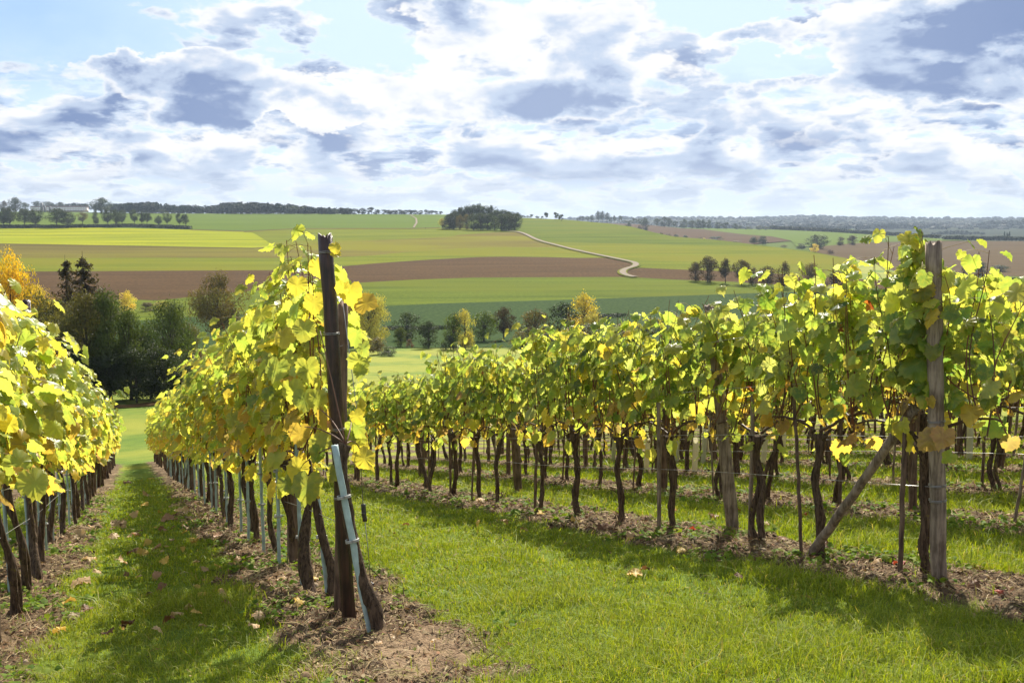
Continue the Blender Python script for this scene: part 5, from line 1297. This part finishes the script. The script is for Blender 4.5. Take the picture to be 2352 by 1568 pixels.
def hedge(name, pts, hpx, col, label, layer, depth=6.0, n=None):
    rng = np.random.default_rng(int(abs(pts[0][0])) + 5); mb = MB()
    xs = np.arange(pts[0][0], pts[-1][0], 1.6); C = on(layer, xs, poly(pts, xs)); per = 34
    P = np.repeat(C, per, 0); n = len(P); h = hpx / FPX * P[:, 1]
    top = (.62 + .5 * fbm(P[:, 0] * .11, P[:, 1] * .05, 3, 3)) * h
    P = P + np.stack([rng.normal(0, 1.2, n), rng.normal(0, depth / 3, n), rng.random(n) ** .7 * top], -1)
    c = np.array(TC[col]) * rng.uniform(.7, 1.4, (n, 1))
    nr = rng.normal(0, .6, (n, 3)); nr[:, 2] += .5; nr[:, 1] -= .4
    quads(mb, rng, P, nr, h * .16 * rng.uniform(.7, 1.4, n), c)
    sp = MB()
    for q in range(0, len(C), 3): sp.add(*tube(np.array([C[q] - [0, 0, .3], C[q] + [rng.normal(0, .4), 0, hpx / FPX * C[q][1] * .55]]), [.12, .05], 4))
    o = obj(name, mb.mesh(name, False), leafy(name + '_leaf', .25, .6, .2, (1.3, 1.2, .6)))
    obj('stems', sp.mesh('stems'), M_TRUNKT, o)
    return tag(o, label, 'hedge')
def wood_mass(name, top, bot, layer, depth, col, label, count, size, seed):
    """a far wood read as one dark mass: many crowns standing behind each other"""
    rng = np.random.default_rng(seed); mb, tb = MB(), MB()
    for k in range(count):
        x = rng.uniform(top[0][0], top[-1][0]); f = rng.random()
        yb, yt = float(poly(bot, x)), float(poly(top, x))
        c = np.array(on(layer, x, yb)).ravel(); c = c * (1 + depth * f * .25)
        c[2] = yb_z(yb, c[1])
        h = (yb - yt) / FPX * c[1] * rng.uniform(.62, 1.10); w = h * rng.uniform(.35, .6)
        n = 110; d = rng.normal(0, 1, (n, 3)); d /= np.linalg.norm(d, axis=1, keepdims=True); d *= rng.uniform(.75, 1.08, (n, 1))
        P = c + d * [w, w, h * .42] + [0, 0, h * .58]
        quads(mb, rng, P, d + rng.normal(0, .4, (n, 3)), np.full(n, size * h) * rng.uniform(.6, 1.3, n), np.array(TC[col]) * rng.uniform(.6, 1.5) * rng.uniform(.75, 1.25, (n, 1)) * (1 + rng.normal(0, .10) * np.array([1, .2, -.3])))
        tb.add(*tube(np.array([c - [0, 0, 1], c + [0, 0, h * .5]]), [h * .03, h * .015], 4))
    o = obj(name, mb.mesh(name, False), leafy(name + '_leaf', .25, .7, .15, (1.3, 1.2, .6)))
    obj('trunks', tb.mesh('trunks'), M_TRUNKT, o)['kind'] = 'stuff'
    return tag(o, label, 'wood', kind='stuff')
def yb_z(y, Y): return float(ray(CX, y)[1]) * Y
def far_woods():
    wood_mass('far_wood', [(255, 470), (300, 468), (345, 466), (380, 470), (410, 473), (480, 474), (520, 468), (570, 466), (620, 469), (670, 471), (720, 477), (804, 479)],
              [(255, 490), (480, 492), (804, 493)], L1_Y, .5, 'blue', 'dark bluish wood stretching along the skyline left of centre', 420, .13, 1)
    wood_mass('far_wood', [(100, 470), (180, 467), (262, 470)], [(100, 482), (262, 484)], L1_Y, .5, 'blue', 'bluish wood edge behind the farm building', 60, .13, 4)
    tp = [(1295, 501.5), (1548, 500), (1719, 501), (1790, 499.5), (1845, 497), (1900, 498), (1960, 500), (2061, 501), (2200, 502), (2352, 502), (2600, 501)]
    # the wooded hill itself, then the trees that roughen its line
    rng = np.random.default_rng(8); xs = np.arange(1200, 2700, 5.0); n = 24
    yt = poly(tp, xs) + 1.2; rows = []
    for q in range(n):
        f = q / (n - 1); y = 531 * (1 - f) + yt * f; Y = 3300 + 2600 * f ** 1.2
        a, b = ray(xs, y); rows.append(np.stack([a * Y, Y + 0 * a, b * Y + (fbm(xs * .03, y * .08, 6, 3) - .5) * 6], -1))
    back = rows[-1].copy(); back[:, 1] += 500; back[:, 0] *= back[:, 1] / (back[:, 1] - 500); back[:, 2] -= 30; rows.append(back)
    V = np.array(rows); m = len(xs); i = np.arange(len(rows) - 1)[:, None] * m; j = np.arange(m - 1)[None]
    tag(obj('hills', mesh_np('hills', V.reshape(-1, 3), [np.stack([i + j, i + j + 1, i + m + j + 1, i + m + j], -1).reshape(-1, 4)]), FM['far']), kind='structure')
    mb = MB()
    for k in range(2600):
        f = rng.random() ** .8; x = rng.uniform(1290, 2600); y = 529 * (1 - f) + (float(poly(tp, x)) + 1.2) * f; Y = 3300 + 2600 * f ** 1.2
        c = cam_at(x, y, Y); w = rng.uniform(9, 20); n_ = 22
        d = rng.normal(0, 1, (n_, 3)); d /= np.linalg.norm(d, axis=1, keepdims=True); d[:, 2] = abs(d[:, 2])
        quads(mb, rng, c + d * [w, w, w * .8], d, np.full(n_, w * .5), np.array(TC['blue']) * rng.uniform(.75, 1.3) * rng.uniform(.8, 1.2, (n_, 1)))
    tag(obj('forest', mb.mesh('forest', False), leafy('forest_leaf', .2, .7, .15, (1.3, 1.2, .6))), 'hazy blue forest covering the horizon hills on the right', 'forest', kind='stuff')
    wood_mass('far_wood', [(2232, 515), (2280, 506), (2352, 505), (2480, 506)], [(2232, 522), (2352, 523), (2480, 524)], L3_Y, .2, 'blue', 'dark wood block at the right edge of the plain', 60, .14, 12)
    wood_mass('far_wood', [(1800, 517), (1850, 515), (1930, 518), (2000, 517), (2060, 512), (2120, 515), (2180, 512)], [(1800, 530), (1930, 530), (2060, 527), (2180, 520)], L3_Y, .2, 'blue', 'dark tree belts on the plain below the horizon hills', 150, .14, 13)
    wood_mass('far_wood', [(2140, 532), (2200, 529), (2260, 533)], [(2140, 540), (2260, 540)], L3_Y, .2, 'blue', 'dim scrub patch on the plain beside the pale end post', 36, .14, 14)
def farm():
    a = on(L1_Y, 70, 486).ravel(); b = on(L1_Y, 196, 487).ravel(); Y = a[1]
    wpx = lambda p: p / FPX * Y
    L = wpx(196 - 70); z0 = a[2]; H = wpx(10.5)
    r = root('farm_building', a, 'long pale two-storey farm building with rows of windows on the left ridge', 'building')
    cream = plain('farm_wall_render', (.78, .68, .66), .8, .2, .08, scale=.2); roofm = plain('farm_roof_tile', (.09, .055, .05), .8, .2, .2, scale=.3); glass = plain('painted_sky_window_glass', (.90, .92, .92), .15, .6, .03); grey = plain('silo_metal', (.15, .15, .16), .5, .4, .1)  # window glass is near-white: the sky's reflection is painted into its base colour
    def box(mb, x0, x1, y0, y1, zA, zB):
        V = np.array([(x, y, z) for z in (zA, zB) for x, y in ((x0, y0), (x1, y0), (x1, y1), (x0, y1))], float)
        mb.add(V, [np.array([[0, 1, 5, 4], [1, 2, 6, 5], [2, 3, 7, 6], [3, 0, 4, 7], [4, 5, 6, 7], [3, 2, 1, 0]])])
    mb = MB(); box(mb, 0, L, 0, 12, -1, H); obj('wall', mb.mesh('wall', False), cream, r)
    mb = MB()
    V = np.array([(-.6, -.6, H + .01), (L + .6, -.6, H + .01), (L + .6, 12.6, H + .01), (-.6, 12.6, H + .01), (-.6, 6, H + 1.6), (L + .6, 6, H + 1.6)])
    mb.add(V, [np.array([[0, 1, 5, 4], [2, 3, 4, 5], [0, 3, 2, 1]]), np.array([[0, 4, 3], [1, 2, 5]])]); obj('roof', mb.mesh('roof', False), roofm, r)
    nw = 21
    for k in range(nw):
        for zf in (.20, .64):
            x = L * (k + .5) / nw; mb = MB(); box(mb, x - L / nw * .36, x + L / nw * .36, -.06, .04, H * zf, H * (zf + .25)); obj('window', mb.mesh('window', False), glass, r)
    for xp, h, wd, lab in ((100, 21, 5.5, 'tall grey silo in front of the long farm building'), (107, 15, 3.6, 'shorter dark silo right beside the tall grey silo'), (119, 13, 4.5, 'squat grey silo third from left before the farm building')):
        c = on(L1_Y, xp, 488).ravel(); rr = wpx(wd / 2); c[1] -= 6
        t = root('silo', c, lab, 'silo')
        mb = MB(); mb.add(*tube(np.array([[0, 0, -1], [0, 0, wpx(h) * .5], [0, 0, wpx(h) * .92]]), [rr, rr, rr], 18)); obj('body', mb.mesh('body', False), grey, t)
        mb = MB(); mb.add(*tube(np.array([[0, 0, wpx(h) * .92 + .01], [0, 0, wpx(h) * .96], [0, 0, wpx(h)]]), [rr * 1.03, rr * .7, rr * .15], 18)); obj('roof', mb.mesh('roof', False), grey, t)
    mb = MB(); V = []
    for x in np.linspace(-8, L + 6, 40): V += [(x, -9, -1.0), (x, -5, wpx(2.6) * (.8 + .3 * math.sin(x))), (x, -1, -.8)]
    V = np.array(V); i = np.arange(39)[:, None] * 3; j = np.arange(2)[None]
    mb.add(V, [np.stack(np.broadcast_arrays(i + j, i + j + 1, i + j + 4, i + j + 3), -1).reshape(-1, 4)])
    tag(obj('terrain', mb.mesh('terrain'), FM['verge'], loc=a), kind='structure')
    # wooden trough left on the meadow
    p = ground_hit(890, 811); k = p[1] / FPX
    t = root('feed_trough', p, 'small pale wooden trough left on the sunny meadow', 'trough'); t.rotation_euler = (0, 0, .25)
    w, d, h = 15 * k, 11 * k, 5 * k; pale = wood('pale_trough_wood', (.26, .22, .18), (.42, .37, .31))
    for nm, (x0, x1, y0, y1) in (('side_board', (-w / 2, w / 2, -d / 2, -d / 2 + .05)), ('side_board', (-w / 2, w / 2, d / 2 - .05, d / 2)), ('end_board', (-w / 2, -w / 2 + .05, -d / 2 + .05, d / 2 - .05)), ('end_board', (w / 2 - .05, w / 2, -d / 2 + .05, d / 2 - .05))):
        mb = MB(); box(mb, x0, x1, y0, y1, .12, h); obj(nm, mb.mesh(nm, False), pale, t)
    mb = MB(); box(mb, -w / 2 + .05, w / 2 - .05, -d / 2 + .05, d / 2 - .05, .14, .2); obj('bottom', mb.mesh('bottom', False), M_BROWNPOST, t)
    for sx in (-1, 1):
        mb = MB(); box(mb, sx * w * .35 - .06, sx * w * .35 + .06, -d / 2 + .02, d / 2 - .02, -.1, .118); obj('skid', mb.mesh('skid', False), M_BROWNPOST, t)
    # fence pegs along the field edge by the copse
    for i, x in enumerate((680, 682.5, 977, 1013)):
        yb = 526.5; p = on(L1_Y, x, yb).ravel(); k = p[1] / FPX
        post('fence_post', p, p + [0.3 * (i % 2), 0, 4.5 * k], .16, .14, M_BROWNPOST, 'lone dark fence post on the far field edge, %s from the left' % ordw(i + 1), 'fence post', 'lone posts on the far field edge', 6, .02, i)
trees(); far_woods(); farm()
def dirt_track(pts, width):
    P = np.array([ground_hit(*p) for p in pts]); t = np.arange(len(P)); tt = np.linspace(0, len(P) - 1, 60)
    C = np.stack([np.interp(tt, t, P[:, k]) for k in (0, 1)], -1); d = np.gradient(C, axis=0); d /= np.linalg.norm(d, axis=1, keepdims=True); nn = np.stack([d[:, 1], -d[:, 0]], -1)
    rows = []
    for q in np.linspace(-1, 1, 7):
        e = C + nn * (width * .5 * q * (1 + .25 * (fbm(tt * .5, tt * 0 + q, 4, 2) - .5)))[:, None]
        rows.append(np.concatenate([e, ground_z(e[:, 0], e[:, 1])[:, None] + .09], 1))
    V = np.array(rows); n, m = V.shape[:2]; i = np.arange(n - 1)[:, None] * m; j = np.arange(m - 1)[None]
    tag(obj('path', mesh_np('path', V.reshape(-1, 3), [np.stack([i + j, i + m + j, i + m + j + 1, i + j + 1], -1).reshape(-1, 4)]), FM['palesoil']), kind='structure')
dirt_track([(255, 936), (290, 935), (330, 931), (370, 926), (430, 917)], 2.6)

# ------------------------------------------------------------------ the air
def haze(density):
    x0, x1, y0, y1, z0, z1 = -9500, 9500, -300, 9500, -140, 60
    V = np.array([(x, y, z) for z in (z0, z1) for x, y in ((x0, y0), (x1, y0), (x1, y1), (x0, y1))], float)
    me = mesh_np('haze', V, [np.array([[0, 1, 5, 4], [1, 2, 6, 5], [2, 3, 7, 6], [3, 0, 4, 7], [4, 5, 6, 7], [3, 2, 1, 0]])], smooth=False)
    m, T, out = material('pale_haze')
    v = T.new('ShaderNodeVolumePrincipled'); v.inputs['Color'].default_value = (.66, .80, 1, 1); v.inputs['Density'].default_value = density; v.inputs['Anisotropy'].default_value = .15
    T.l.new(v.outputs[0], out.inputs['Volume'])
    tag(obj('haze', me, m), 'pale blue autumn haze filling the valley air', 'haze', kind='stuff')
haze(0.7e-4)
